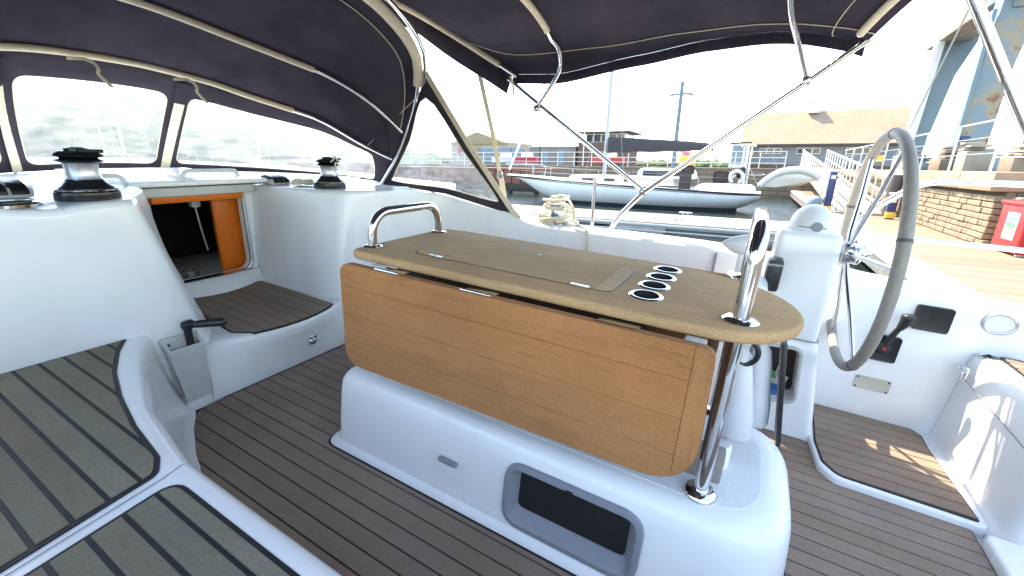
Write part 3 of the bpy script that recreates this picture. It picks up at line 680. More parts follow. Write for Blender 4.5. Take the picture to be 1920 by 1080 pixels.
pd = thing('wind_pod', 'white pointed pod standing behind the chrome bar at the table end', 'pod', (1.70, -.01, .72))
part('pod_shell', loft([[(1.70 + r * math.cos(q) * .8, .062 - s, .862 + dz + r * math.sin(q)) for q in [2 * math.pi * j / 18 for j in range(18)]] for s, r, dz in ((0, .003, -.004), (.012, .013, -.004), (.04, .030, -.004), (.075, .038, -.002), (.10, .036, 0), (.115, .026, 0), (.12, .004, 0))]), M['dome'], pd, 60)
part('pod_stalk', rbox((1.705, -.02, .79), (.035, .045, .14), .012), M['dome'], pd)
part('pod_base', rbox((1.80, -.04, .60), (.30, .17, .24), .05, 4), M['gel'], pd)

# ------------------------------------------------------------------ steering wheel
WC = Vector((2.07, -.42, .822)); WR = .441; wt, wy = .048, .013
wa = Vector((math.cos(wy), math.sin(wy), 0)); wnm = Vector((-math.sin(wy), math.cos(wy), 0)); wb = Vector((0, 0, 1)) * math.cos(wt) + wnm * math.sin(wt); wax = wa.cross(wb).normalized()
if wax.y > 0: wax = -wax           # towards the helmsman (aft)
sw = thing('steering_wheel', 'large stainless steering wheel with grey leather-wrapped rim', 'steering wheel', tuple(WC))
wp_ = lambda r, a, d=0.0: WC + (wa * math.cos(a) + wb * math.sin(a)) * r + wax * d
part('rim', tube([wp_(WR, 2 * math.pi * k / 72) for k in range(72)], .0185, 14, closed=True), M['leather'], sw)
seams = [R(20), R(92), R(164), R(236), R(308)]
for a in seams: part('leather_seam', tube([wp_(WR, a + d) for d in (-.012, .012)], .0200, 14), mottled('seam_dark', (.09, .085, .08), .1, 30, .6) if 'seam' not in M else M['seam'], sw)
for k in range(6):
    a = R(56 + 60 * k); part('spoke', tube([wp_(.03, a, -.05), wp_(.09, a, -.045), wp_(.26, a, -.02), wp_(WR - .008, a, 0)], [.0095, .0095, .0085, .008], 10), M['chrome'], sw)
hb = Matrix.Identity(3)
part('hub', lathe([(.0, -.016), (.038, -.016), (.046, -.008), (.046, .020), (.040, .026), (.040, .034), (.044, .038), (.044, .046), (.034, .054), (.0, .054)], WC + wax * -.06, 24, tuple(wax)), M['chrome'], sw)
part('hub_nut', lathe([(.0, 0), (.022, 0), (.022, .018), (.010, .032), (.0, .033)], WC + wax * -.008, 8, tuple(wax)), M['chrome'], sw)
part('shaft', tube([WC + wax * -.07, WC + wax * -.115], .020, 14), M['steel'], sw)

# ------------------------------------------------------------------ winches
def winch(loc, label, k, knot=False):
    w = thing('winch', label, 'winch', loc, 'cabin top winches')
    x, y, z = loc
    part('base', lathe([(.0, 0), (.086 * k, 0), (.088 * k, .004 * k), (.085 * k, .030 * k), (.080 * k, .034 * k), (.0, .034 * k)], loc, 36), M['winch_black'], w)
    part('skirt', lathe([(.0, .0338 * k), (.081 * k, .0338 * k), (.082 * k, .037 * k), (.079 * k, .041 * k), (.064 * k, .050 * k), (.054 * k, .062 * k), (.049 * k, .072 * k), (.0, .073 * k)], loc, 36), M['winch_black'], w)
    part('trim_ring', lathe([(.079 * k, .036 * k), (.0845 * k, .0355 * k), (.0850 * k, .039 * k), (.080 * k, .0425 * k)], loc, 36), M['chrome'], w)
    part('drum', lathe([(.0, .070 * k), (.050 * k, .070 * k), (.046 * k, .078 * k), (.0435 * k, .095 * k), (.0445 * k, .118 * k), (.048 * k, .126 * k), (.0, .126 * k)], loc, 36), M['alu'], w)
    part('lower_jaw', lathe([(.0, .1255 * k), (.052 * k, .1255 * k), (.064 * k, .131 * k), (.066 * k, .1335 * k), (.046 * k, .141 * k), (.0, .141 * k)], loc, 36), M['winch_black'], w)
    part('upper_jaw', lathe([(.0, .1405 * k), (.047 * k, .1405 * k), (.064 * k, .147 * k), (.066 * k, .150 * k), (.060 * k, .156 * k), (.046 * k, .163 * k), (.0, .163 * k)], loc, 36), M['winch_black'], w)
    part('feeder_arm', rbox((x + .022 * k, y - .036 * k, z + .165 * k), (.068 * k, .024 * k, .012 * k), .005 * k), M['winch_black'], w)
    part('top_cap', lathe([(.0, .162 * k), (.034 * k, .162 * k), (.032 * k, .172 * k), (.018 * k, .175 * k), (.016 * k, .171 * k), (.0, .171 * k)], loc, 28), M['winch_black'], w)
    if knot:
        part('cord', tube(catmull([(x - .03, y - .06, z + .15 * k), (x - .01, y - .065, z + .165 * k), (x + .01, y - .05, z + .18 * k), (x + .02, y - .06, z + .15 * k), (x - .005, y - .068, z + .145 * k), (x + .0, y - .066, z + .125 * k)], 5), .004, 6), M['rope'], w)
    return w
winch((.605, 2.085, .898), 'large black and silver winch on the port cabin end, nearest the camera', 1.03)
winch((1.725, 2.21, .866), 'smaller black winch with cord round its top, right of the companionway', 1.03, True)

def clutch_bank(x0, y0, z0, n, dx, label, rot=0.0):
    c = thing('rope_clutch', label, 'rope clutch', (x0, y0, z0), 'rope clutches on the cabin top')
    part('clutch_body', rbox((x0, y0, z0 + .018), (n * dx + .02, .15, .034), .008), M['grey_light'], c)
    for k in range(n):
        x = x0 + (k - (n - 1) / 2) * dx
        part('lever', loft([[(x - dx * .42, y0 + a, z0 + b), (x + dx * .42, y0 + a, z0 + b), (x + dx * .42, y0 + a2, z0 + b2), (x - dx * .42, y0 + a2, z0 + b2)] for a, b, a2, b2 in ((-.085, .026, -.085, .014), (-.06, .045, -.07, .02), (.0, .058, .0, .03), (.05, .05, .05, .03))]), M['winch_black'], c)
    return c
clutch_bank(.40, 2.34, .895, 4, .052, 'bank of black rope clutches left of the big port winch')
clutch_bank(1.625, 2.60, .864, 3, .034, 'small bank of dark rope clutches behind the starboard winch')
# oval chrome deck plate
od = thing('deck_fairlead', 'oval chrome fitting with dark slot on the port cabin end', 'deck fitting', (.395, 2.0, .905))
ov = lambda a, b, z: [(.395 + a * math.cos(q), 2.0 + b * math.sin(q), z) for q in [2 * math.pi * j / 28 for j in range(28)]]
part('plate', loft([ov(.068, .046, .900), ov(.068, .046, .909), ov(.062, .041, .914), ov(.045, .027, .915)]), M['chrome'], od)
part('slot', loft([ov(.048, .028, .912), ov(.048, .028, .918), ov(.044, .025, .920)]), M['winch_black'], od)

def rope_heap(name, c, rx, ry, turns, r, label, hz=.02, seed=1):
    rnd = random.Random(seed); P = []
    for k in range(turns * 12):
        a = k / 12 * 2 * math.pi; s = .55 + .45 * rnd.random()
        P.append((c[0] + rx * s * math.cos(a) + rnd.uniform(-.006, .006), c[1] + ry * s * math.sin(a) + rnd.uniform(-.006, .006), c[2] + r + hz * (k / (turns * 12)) + rnd.uniform(0, .006)))
    return single(name, tube(catmull(P, 3), r, 7), M['rope'], label, 'rope', c)
rope_heap('halyard_tail', (1.70, 2.42, .866), .085, .045, 5, .006, 'small heap of cream rope tails beside the starboard winch', .025, 3)

# ------------------------------------------------------------------ sheet winch heaped with white rope on the coaming
jw = thing('sheet_winch', 'starboard sheet winch wrapped in coils of white rope on the coaming', 'winch', (2.45, 1.03, .72))
WX, WY = 2.45, 1.035
part('winch_body', lathe([(.0, 0), (.085, 0), (.082, .04), (.055, .07), (.050, .12), (.062, .135), (.062, .150), (.03, .160), (.0, .160)], (WX, WY, .685), 28), M['steel'], jw)
rnd = random.Random(5)
for lvl, (rad, z, n, tx, ty) in enumerate(((.112, .712, 2, .10, .05), (.100, .730, 2, -.12, .10), (.105, .752, 2, .08, -.14), (.072, .805, 2, .15, .0), (.080, .828, 1, -.2, .12), (.060, .850, 2, .1, -.1))):
    P = []; ph = rnd.uniform(0, 6)
    for k in range(n * 16):
        a = ph + 2 * math.pi * k / 16; rr2 = rad * (1 + .12 * math.sin(2 * a + ph) + rnd.uniform(-.05, .05)); cx_, cy_ = rr2 * math.cos(a), rr2 * math.sin(a) * 1.05
        P.append((WX + cx_, WY + cy_, z + .012 * k / 16 + tx * cx_ + ty * cy_ + rnd.uniform(-.004, .004)))
    part('rope_coil', tube(catmull(P, 2), .0072, 7), M['rope'], jw)
part('rope_loop', tube(catmull([(WX - .03, WY - .05, .86), (WX - .08, WY - .10, .87), (WX - .115, WY - .15, .82), (WX - .10, WY - .15, .75), (WX - .05, WY - .10, .735)], 6), .007, 7), M['rope'], jw)
part('rope_tail', tube(catmull([(2.36, .93, .74), (2.33, .86, .737), (2.318, .80, .728), (2.304, .772, .69), (2.294, .765, .60), (2.284, .76, .48)], 5), .009, 7), M['rope'], jw)
# joints in the starboard coaming
for y in (.10,): part('coaming_joint', strap([(2.303, y, .70), (2.292, y, .6), (2.286, y, .42)], .012, .006, (1, 0, 0)), M['grey'], yacht)
# stanchion
stn = thing('stanchion', 'thin vertical stainless stanchion on the starboard coaming right of the rope winch', 'stanchion', (2.50, .69, .6))
part('post', tube([(2.50, .81, .58), (2.50, .835, 1.0)], .010, 10), M['chrome'], stn)
part('post_socket', lathe([(.0, 0), (.02, 0), (.014, .05), (.0, .05)], (2.50, .81, .58), 12), M['steel'], stn)
# pushpit rail
pr = thing('stern_rail', 'stainless stern guard rail curving behind the wheel', 'guard rail', (2.6, -1.0, .55))
part('top_rail', tube(catmull([(2.62, -.40, .55), (2.62, -.42, .78), (2.62, -.50, .93), (2.61, -.62, 1.055), (2.61, -.70, 1.092), (2.60, -.80, 1.10), (2.58, -1.2, 1.11), (2.5, -1.75, 1.11), (2.2, -1.95, 1.11), (1.7, -2.0, 1.11)], 8), .0135, 10), M['chrome'], pr)
part('mid_rail', tube(catmull([(2.62, -.45, .825), (2.61, -.75, .835), (2.58, -1.2, .84), (2.5, -1.7, .84)], 6), .0115, 10), M['chrome'], pr)
for y in (-1.15, -1.7): part('rail_post', tube([(2.58 if y > -1.5 else 2.5, y, .5), (2.58 if y > -1.5 else 2.5, y, 1.105)], .012, 10), M['chrome'], pr)
# ------------------------------------------------------------------ sprayhood
hood = thing('sprayhood', 'dark navy canvas sprayhood with clear vinyl windows over the companionway', 'sprayhood', (XC, 2.6, .85))
def mirror_curve(half):            # half runs centre -> starboard; returns port -> starboard
    return [Vector((2 * XC - p[0], p[1], p[2])) for p in reversed(half[1:])] + [Vector(p) for p in half]
main_h = [(XC, 1.85, 1.87), (1.5, 1.855, 1.86), (1.76, 1.86, 1.832), (1.98, 1.87, 1.752), (2.13, 1.89, 1.66), (2.20, 1.92, 1.57), (2.265, 2.0, 1.41), (2.275, 2.1, 1.2), (2.25, 2.185, 1.03), (2.21, 2.29, .855)]
mid_h = [(XC, 2.62, 1.685), (1.495, 2.58, 1.632), (1.74, 2.50, 1.572), (1.946, 2.4, 1.506), (2.1, 2.25, 1.386), (2.265, 2.125, 1.21)]
front_h = [(XC, 3.12, 1.492), (1.346, 3.10, 1.479), (1.56, 3.0, 1.435), (1.714, 2.9, 1.38), (1.89, 2.79, 1.325), (2.035, 2.65, 1.264), (2.145, 2.40, 1.13), (2.235, 2.195, 1.035)]
base_h = [(XC, 3.82, .885), (1.45, 3.80, .88), (1.70, 3.74, .872), (2.02, 3.57, .862), (2.28, 3.25, .852), (2.40, 2.9, .848), (2.38, 2.55, .848), (2.25, 2.30, .85)]
def resample(P, n):
    P = catmull(P, 10); L = [0]
    for a, b in zip(P, P[1:]): L.append(L[-1] + (b - a).length)
    out = []; j = 0
    for k in range(n + 1):
        s = L[-1] * k / n
        while j < len(L) - 2 and L[j + 1] < s: j += 1
        t = (s - L[j]) / max(1e-9, L[j + 1] - L[j]); out.append(P[j].lerp(P[j + 1], t))
    return out
NH = 48
cm_, cd_, cf_, cb_ = (resample(h, NH) for h in ([Vector(p) for p in ((.23, 2.29, .855), (.19, 2.185, 1.03), (.165, 2.1, 1.2), (.175, 1.97, 1.41), (.24, 1.85, 1.60), (.33, 1.78, 1.70), (.48, 1.74, 1.80), (.7, 1.72, 1.86), (.95, 1.76, 1.88))] + [Vector(p) for p in main_h], [Vector(p) for p in ((.175, 2.125, 1.21), (.32, 2.28, 1.45), (.55, 2.48, 1.63), (.80, 2.58, 1.70), (1.03, 2.61, 1.70))] + [Vector(p) for p in mid_h], [Vector(p) for p in ((.205, 2.195, 1.035), (.29, 2.40, 1.14), (.40, 2.65, 1.29), (.55, 2.85, 1.415), (.73, 2.98, 1.465), (.95, 3.07, 1.489))] + [Vector(p) for p in front_h], mirror_curve(base_h)))  # rear hoop's unseen port half is shaped further aft to block sun from the seat
def at_frac(C, f): s = max(0, min(1, f)) * NH; i = min(NH - 1, int(s)); return C[i].lerp(C[i + 1], s - i)
def skin(A, B, n, bulge, lo=0.0):
    rows = []
    for k in range(n + 1):
        t = k / n; row = []
        for i in range(NH + 1):
            p = A[i].lerp(B[i], t); c = Vector((XC, 2.4, .9)); o = (p - c).normalized()
            row.append(p + o * bulge * math.sin(math.pi * t) * -1 + o * lo)
        rows.append(row)
    return sheet(rows)
part('rear_canopy', skin(cm_, cd_, 10, .025, .02), M['navy'], hood, 60, solid=.003)
part('front_canopy', skin(cd_, cf_, 10, .02, .02), M['navy'], hood, 60, solid=.003)
# front and side window panels: frame ring of canvas + vinyl pane
SPL = [0.0, .41, .573, 1.0]; SPH = [0.0, .332, .586, 1.0]
def wpt(panel, u, v):
    fb = SPL[panel] + (SPL[panel + 1] - SPL[panel]) * u; fh = SPH[panel] + (SPH[panel + 1] - SPH[panel]) * u
    b = at_frac(cb_, fb); t = at_frac(cf_, fh); p = b.lerp(t, v); o = Vector((p.x - XC, p.y - 2.6, 0)).normalized()
    return p + o * (.03 * math.sin(math.pi * v) + .012)
def rr_uv(k, n, u0, u1, v0, v1, r, wu, wv):
    """n points round a rounded rectangle in panel uv, started at a corner angle"""
    P = roundpoly([(u0 * wu, v0 * wv), (u1 * wu, v0 * wv), (u1 * wu, v1 * wv), (u0 * wu, v1 * wv)], r, 8)
    return [(a / wu, b / wv) for a, b in P]
for pn, (wu, wv, u0, u1, v0, v1, r) in enumerate(((2.0, .75, .17, .97, .085, .82, .06), (.75, .75, .075, .925, .07, .82, .06), (2.1, .75, .03, .85, .085, .82, .06))):
    inn_ = rr_uv(0, 0, u0, u1, v0, v1, r, wu, wv); cx, cy = (u0 + u1) / 2, (v0 + v1) / 2; m = len(inn_); D = []
    # refine edges of the loop so it follows the curved surface
    for i in range(m):
        a, b = inn_[i], inn_[(i + 1) % m]; L = math.hypot((b[0] - a[0]) * wu, (b[1] - a[1]) * wv); q = max(1, int(L / .05))
        for k in range(q): D.append((a[0] + (b[0] - a[0]) * k / q, a[1] + (b[1] - a[1]) * k / q))
    out_ = []
    for (a, b) in D:
        dx, dy = a - cx, b - cy; s = min((1 - cx if dx > 0 else cx) / max(abs(dx), 1e-6), (1 - cy if dy > 0 else cy) / max(abs(dy), 1e-6)); out_.append((cx + dx * s, cy + dy * s))
    rings = []
    for t in (0, .34, .67, 1): rings.append([wpt(pn, o[0] + (i_[0] - o[0]) * t, o[1] + (i_[1] - o[1]) * t) for o, i_ in zip(out_, D)])
    part('window_surround', loft(rings, True, False, False), M['navy'], hood, 60, solid=.003)
    rings = [[wpt(pn, cx + (a - cx) * t, cy + (b - cy) * t) for a, b in D] for t in (1, .85, .7, .55, .4, .25, .1, .01)]
    part('vinyl_window', loft(rings, True, False, True), M['vinyl'], hood, 60)
    part('window_binding', tube([wpt(pn, a, b) for a, b in D], .0035, 6, closed=True), M['cream'], hood)
# cream zip bands between the panes, inside
for pn, u in ((1, 0.0), (1, 1.0)):
    P = [wpt(pn, u, v / 10 * .93 + .0) for v in range(11)]
    inw = [(Vector((XC, 2.2, p.z)) - p).normalized() for p in P]
    part('zip_band', strap([p + w * .010 for p, w in zip(P, inw)], .052, .003, inw), M['cream'], hood)
    tp_ = P[-1]; part('toggle_patch', strap([p + w * .014 for p, w in zip(P[8:], inw[8:])], .07, .003, inw[8:]), M['navy'], hood)
# hoops: tube bare at the sides, sleeve of cream tape over the middle
for nm, C, r, a, b in (('front_hoop', cf_, .0115, .22, .78), ('middle_hoop', cd_, .0115, .22, .78), ('rear_hoop', cm_, .0125, .175, .825)):
    h_ = part(nm, tube(C, r, 10), M['chrome'], hood)
    S = [p for i, p in enumerate(C) if a <= i / NH <= b]; rad = [(.0165 if nm != 'rear_hoop' else .030)] * len(S)
    part('hoop_sleeve', tube(S, rad, 10), M['cream'], h_)
# canvas stitched pocket behind the rear hoop
part('rear_pocket', skin(cm_, [m_.lerp(d_, .14) for m_, d_ in zip(cm_, cd_)], 3, .0, .005), M['navy'], hood, 60, solid=.002)
part('pocket_stitch', tube([p.lerp(q, .16) for p, q in zip(cm_, cd_)][5:-5], .0022, 5), M['cream'], hood)
# grab rail over the rear hoop
gr = [p + Vector((0, -.055, .03)) for p in cm_[8:-8]]
part('grab_rail', tube([cm_[8] ] + gr + [cm_[-9]], .0125, 10), M['chrome'], hood)
# side wing with triangular window, each side
for s in (0, 1):
    A = [Vector(p) for p in ((2.235, 1.905, 1.55), (2.275, 2.09, 1.20), (2.225, 2.26, .86), (2.26, 1.75, .845), (2.335, 1.24, .755))]
    if s: A = [Vector((2 * XC - p.x, p.y, p.z)) for p in A]
    top, hoop, bf, bm_, ba = A
    In = [Vector(p) for p in ((2.242, 1.90, 1.42), (2.268, 2.065, 1.16), (2.240, 2.19, .93), (2.236, 2.165, .888), (2.265, 1.75, .874), (2.308, 1.43, .825), (2.310, 1.41, .86), (2.285, 1.625, 1.10))]
    Out = [Vector(p) for p in ((2.235, 1.89, 1.56), (2.277, 2.10, 1.20), (2.24, 2.22, .97), (2.222, 2.275, .86), (2.26, 1.76, .84), (2.335, 1.26, .745), (2.33, 1.27, .78), (2.285, 1.58, 1.14))]
    if s: In = [Vector((2 * XC - p.x, p.y, p.z)) for p in In]; Out = [Vector((2 * XC - p.x, p.y, p.z)) for p in Out]
    inn_ = catmull(In, 4, True); out_ = catmull(Out, 4, True)
    for k in range(len(Out)): out_[k * 4] = Out[k]
    out_ = [Out[i // 4].lerp(Out[(i // 4 + 1) % 8], (i % 4) / 4) for i in range(32)]
    part('side_wing', loft([out_, [o.lerp(i_, .5) for o, i_ in zip(out_, inn_)], inn_], True, False, False), M['navy'], hood, 60, solid=.003)
    c = sum(inn_, Vector()) / 32
    part('side_window', loft([[c.lerp(p, t) for p in inn_] for t in (1, .8, .6, .4, .2, .02)], True, False, True), M['vinyl'], hood, 60)
    part('window_binding', tube(inn_, .0035, 6, closed=True), M['cream'], hood)
    o1 = Vector((-.012 if not s else .012, 0, 0))
    part('wing_strap', strap([Out[0] + o1 + Vector((0, -.005, 0)), Out[7] + o1, Out[6] + o1 + Vector((0, .02, 0)), Out[5] + o1 * 1.5 + Vector((0, -.03, -.01))], .034, .003, (1, 0, 0)), M['cream'], hood)
    part('hood_strut', tube([cf_[-4 if not s else 3] + Vector((0, 0, -.0)), cm_[-9 if not s else 8]], .004, 6), M['steel'], hood)
# short hanging ties on the front hoop
for f in (.44, .585):
    p = at_frac(cf_, f) + Vector((0, -.02, -.035)); q = Vector((.045, -.01, -.005))
    part('window_tie', strap(catmull([p - q * 1.5, p - q * .9 + Vector((0, -.012, .006)), p - q * .2 + Vector((0, -.016, .012)), p + q * .5 + Vector((0, -.012, .002)), p + q * .75 + Vector((0, -.016, -.025)), p + q * .6 + Vector((0, -.02, -.045)), p + q * 1.0 + Vector((0, -.018, -.07)), p + q * 1.6 + Vector((0, -.02, -.10))], 4), .015, .002, (0, -1, .3)), M['cream'], hood)

# ------------------------------------------------------------------ bimini
bim = thing('bimini_top', 'dark navy canvas bimini awning on bent stainless tubes over the helm', 'bimini', (XC, .6, 1.5))
edge = [(1.50, 1.54), (1.36, 1.56), (1.07, 1.552), (.63, 1.625), (.317, 1.675), (.08, 1.692), (-.04, 1.686), (-.18, 1.66), (-.30, 1.62)]
def bz(y):
    E = sorted(edge); return lerp_table(E, y)
UU = lambda i: math.sin((-1 + 2 * i / 40) * math.pi / 2)
def bpt(u, v):
    """u -1 port .. 1 starboard, v 0 front .. 1 aft"""
    au = abs(u); ff = max(0.0, 1 - au ** 12) ** .5; yf = 1.37 + .64 * ff; ya = -.285 - .32 * (1 - au ** 1.8)
    y = yf + (ya - yf) * v; ze = bz(1.36 + (-.285 - 1.36) * v); wv_ = (1 - v) ** 4; crown = .20 * (1 - au ** 4) * (1 - wv_) + .36 * ff * wv_
    sag = .012 * math.cos(v * math.pi * 6)
    return Vector((XC + 1.18 * u, y, ze + crown + sag * (1 - au)))
part('bimini_canopy', sheet([[bpt(UU(i), v / 24) for i in range(41)] for v in range(25)]), M['navy'], bim, 60, solid=.003)
# front valance
part('front_valance', sheet([[bpt(UU(i), 0) + Vector((0, .035 * t, -(.085 + .03 * abs(i - 20) / 20) * t - .01 * t * math.sin(i * .9))) for i in range(41)] for t in (0, .5, 1)]), M['navy'], bim, 60, solid=.003)
for s in (-1, 1): part('side_hem', sheet([[bpt(s, v / 24) + Vector((s * .004, 0, -.05 * t)) for v in range(25)] for t in (0, .5, 1)]), M['navy'], bim, 60, solid=.003)
part('hem_stitch', tube([bpt(.965, v / 24) + Vector((0, 0, -.006)) for v in range(25)], .002, 5), M['cream'], bim)
part('rear_hem_stitch', tube([bpt(UU(i), .93) + Vector((0, 0, -.006)) for i in range(41)], .002, 5), M['cream'], bim)
fbow = [bpt(UU(i), .02) + Vector((0, 0, -.012)) for i in range(41)]
part('front_bow', tube(fbow, .014, 10), M['chrome'], bim)
part('bow_sleeve', tube(fbow[1:-1], .017, 10), M['cream'], bim)
XB = 2.42
def on_y(u, y):
    a_, b_ = bpt(u, 0).y, bpt(u, 1).y; return bpt(u, max(0.0, min(1.0, (y - a_) / (b_ - a_))))
def bow(y0, u_end, tail, sleeve_u):
    P = [on_y(u_end * UU(i), y0) + Vector((0, 0, -.014)) for i in range(41)]
    R_ = [Vector(t) for t in tail]; Lh = [Vector((2 * XC - t.x, t.y, t.z)) for t in R_]
    Q = list(reversed(catmull([P[1], P[0]] + Lh, 6)[6:])) + P[1:-1] + catmull([P[-2], P[-1]] + R_, 6)[6:]
    b = part('bow', tube(Q, .0125, 10), M['chrome'], bim)
    S = [p for i, p in enumerate(P) if abs(u_end * UU(i)) < sleeve_u]; part('bow_sleeve', tube(S, .0165, 10), M['cream'], bim); return b
bow(1.08, .90, [(2.335, 1.055, 1.66), (2.36, 1.05, 1.58), (2.375, 1.09, 1.51), (2.41, 1.20, 1.385)], .86)
bow(.03, .80, [(2.24, .0, 1.70), (2.32, -.045, 1.62), (2.42, -.11, 1.49)], .45)
rb = [bpt(.97 * UU(i), .975) + Vector((0, .0, -.014)) for i in range(41)]
part('rear_bow', tube(rb, .0125, 10), M['chrome'], bim); part('bow_sleeve', tube(rb[1:-1], .016, 10), M['cream'], bim)
for s in (1, -1):
    mx = lambda x: x if s > 0 else 2 * XC - x
    part('main_strut', tube([(mx(2.46), .70, .69), (mx(2.455), .675, .75), (mx(2.45), .64, .815), (mx(2.43), .53, .945), (mx(2.40), -.29, 1.635)], .0135, 10), M['chrome'], bim)
    part('forward_strut', tube([(mx(2.405), 1.40, 1.535), (mx(2.435), .525, .955)], .0125, 10), M['chrome'], bim)
    part('strut_foot', lathe([(.0, -.03), (.022, -.03), (.018, .02), (.0, .02)], (mx(2.46), .70, .69), 12), M['steel'], bim)
    for p in ((2.41, 1.20, 1.375), (2.41, -.11, 1.49), (2.435, .53, .95)):
        part('strut_joint', rbox((mx(p[0]), p[1], p[2]), (.034, .036, .036), .008), M['steel'], bim)
    part('corner_strap', strap([(mx(2.385), 1.375, 1.55), (mx(2.40), 1.365, 1.50), (mx(2.425), 1.37, 1.45)], .014, .003, (1, 0, 0)), M['cream'], bim)
# strap holding the bimini front down to the coaming
sp = thing('tie_down_strap', 'cream webbing strap running from the bimini down to the coaming', 'strap', (2.46, 1.43, .76))
part('upper_strap', strap([(2.43, 1.64, 1.62), (2.45, 1.52, 1.2), (2.455, 1.462, .97)], .028, .003, (1, .3, 0)), M['cream'], sp)
part('lower_strap', strap([(2.455, 1.465, .985), (2.458, 1.45, .93), (2.46, 1.43, .83), (2.46, 1.415, .755)], .036, .004, (1, .3, 0)), M['cream'], sp)
part('buckle', rbox((2.454, 1.464, .975), (.012, .04, .045), .004), M['steel'], sp)
# stout aft pole on the right
ap = thing('stern_pole', 'stout polished stainless pole slanting down at the right edge', 'pole', (2.0, -1.35, .45))
part('pole_tube', tube([(2.0, .02, 2.42), (2.0, -.475, 1.65), (2.0, -.69, 1.30), (2.0, -1.22, .452)], .0165, 14), M['chrome'], ap)
part('pole_foot', lathe([(.0, 0), (.045, 0), (.045, .006), (.03, .014), (.0, .014)], (2.0, -1.22, .452), 20), M['steel'], ap)
# ------------------------------------------------------------------ background materials
WZ = -.75; QZ = 1.12; DZ = -.25
def watermat():
    m, t, b = newmat('harbour_water'); v = coords(t)
    b.inputs['Base Color'].default_value = (.018, .032, .03, 1); b.inputs['Roughness'].default_value = .06; b.inputs['IOR'].default_value = 1.33
    n1 = noise(t, coords(t, (1.0, 1.6, 1)), 1.6, 5, .6); n2 = noise(t, v, 7, 3)
    ad = nd(t, 'ShaderNodeMath'); ad.operation = 'MULTIPLY_ADD'; t.links.new(n2, ad.inputs[0]); ad.inputs[1].default_value = .25; t.links.new(n1, ad.inputs[2])
    bump(t, b, ad.outputs[0], .9, .12); return m
M['water'] = watermat()
M['stone'] = mottled('quay_stone', (.235, .18, .12), .28, 5, .85, bmp=.5, bscale=30, rand=.16)
M['coping'] = mottled('coping_stone', (.31, .23, .15), .15, 3, .8, bmp=.2, bscale=20, rand=.06)
M['mortar'] = mottled('mortar', (.20, .155, .10), .2, 8, .9)
M['board'] = mottled('weathered_decking', (.21, .155, .11), .2, 3, .8, bmp=.3, bscale=30, stretch=(14, 1, 1), rand=.16)
M['board_pale'] = mottled('pale_decking', (.27, .245, .205), .15, 3, .8, bmp=.3, bscale=30, stretch=(1, 14, 1), rand=.12)
M['concrete'] = mottled('pale_concrete', (.30, .265, .215), .15, 2, .85, bmp=.2)
M['float'] = mottled('float_block', (.16, .15, .13), .35, 4, .8, bmp=.3)
M['galv'] = mottled('galvanised_steel', (.50, .51, .52), .08, 6, .45, .6)
M['white_paint'] = mottled('white_paint', (.64, .64, .62), .06, 4, .45)
M['hull_white'] = mottled('topside_white', (.82, .84, .86), .04, 1.5, .22)
M['antifoul'] = mottled('dark_antifouling', (.012, .013, .018), .2, 3, .6)
M['stripe'] = mottled('dark_stripe', (.02, .018, .03), .1, 3, .4)
M['deck_cream'] = mottled('cream_deck', (.64, .61, .54), .05, 3, .6)
M['glass_dark'] = mottled('dark_glass', (.03, .035, .045), .1, 3, .1)
M['mast'] = mottled('grey_alloy_mast', (.36, .39, .45), .05, 2, .4, .3)
M['cover_dark'] = mottled('dark_sail_cover', (.055, .050, .055), .15, 3, .85, bmp=.3, bscale=6)
M['brown_cloth'] = mottled('brown_cloth', (.085, .06, .055), .15, 4, .9)
M['wire'] = mottled('rigging_wire', (.30, .31, .33), .05, 4, .4, .7)
M['timber'] = mottled('pier_timber', (.20, .085, .06), .35, 3, .85, bmp=.3, stretch=(1, 1, 3), rand=.15)
M['weed'] = mottled('weedy_pile', (.035, .032, .025), .3, 5, .8)
M['rib'] = mottled('grey_hypalon', (.56, .56, .55), .08, 3, .5)
M['navy_paint'] = mottled('navy_paint', (.02, .03, .12), .1, 4, .4)
M['yellow'] = mottled('yellow_paint', (.75, .48, .06), .1, 5, .5)
M['blue_pale'] = mottled('pale_blue_paint', (.17, .235, .275), .12, 3, .55)
M['crane'] = mottled('crane_paint', (.13, .195, .235), .10, .9, .55, bmp=.05)
def rusty():
    m, t, b = newmat('rusty_crane_paint'); v = coords(t); n = noise(t, v, .9, 6, .65)
    c = ramp(t, n, [(.44, (.16, .22, .25)), (.54, (.30, .24, .16)), (.62, (.18, .075, .035))]); t.links.new(c, b.inputs['Base Color']); b.inputs['Roughness'].default_value = .65; bump(t, b, n, .2); return m
M['rusty'] = rusty()
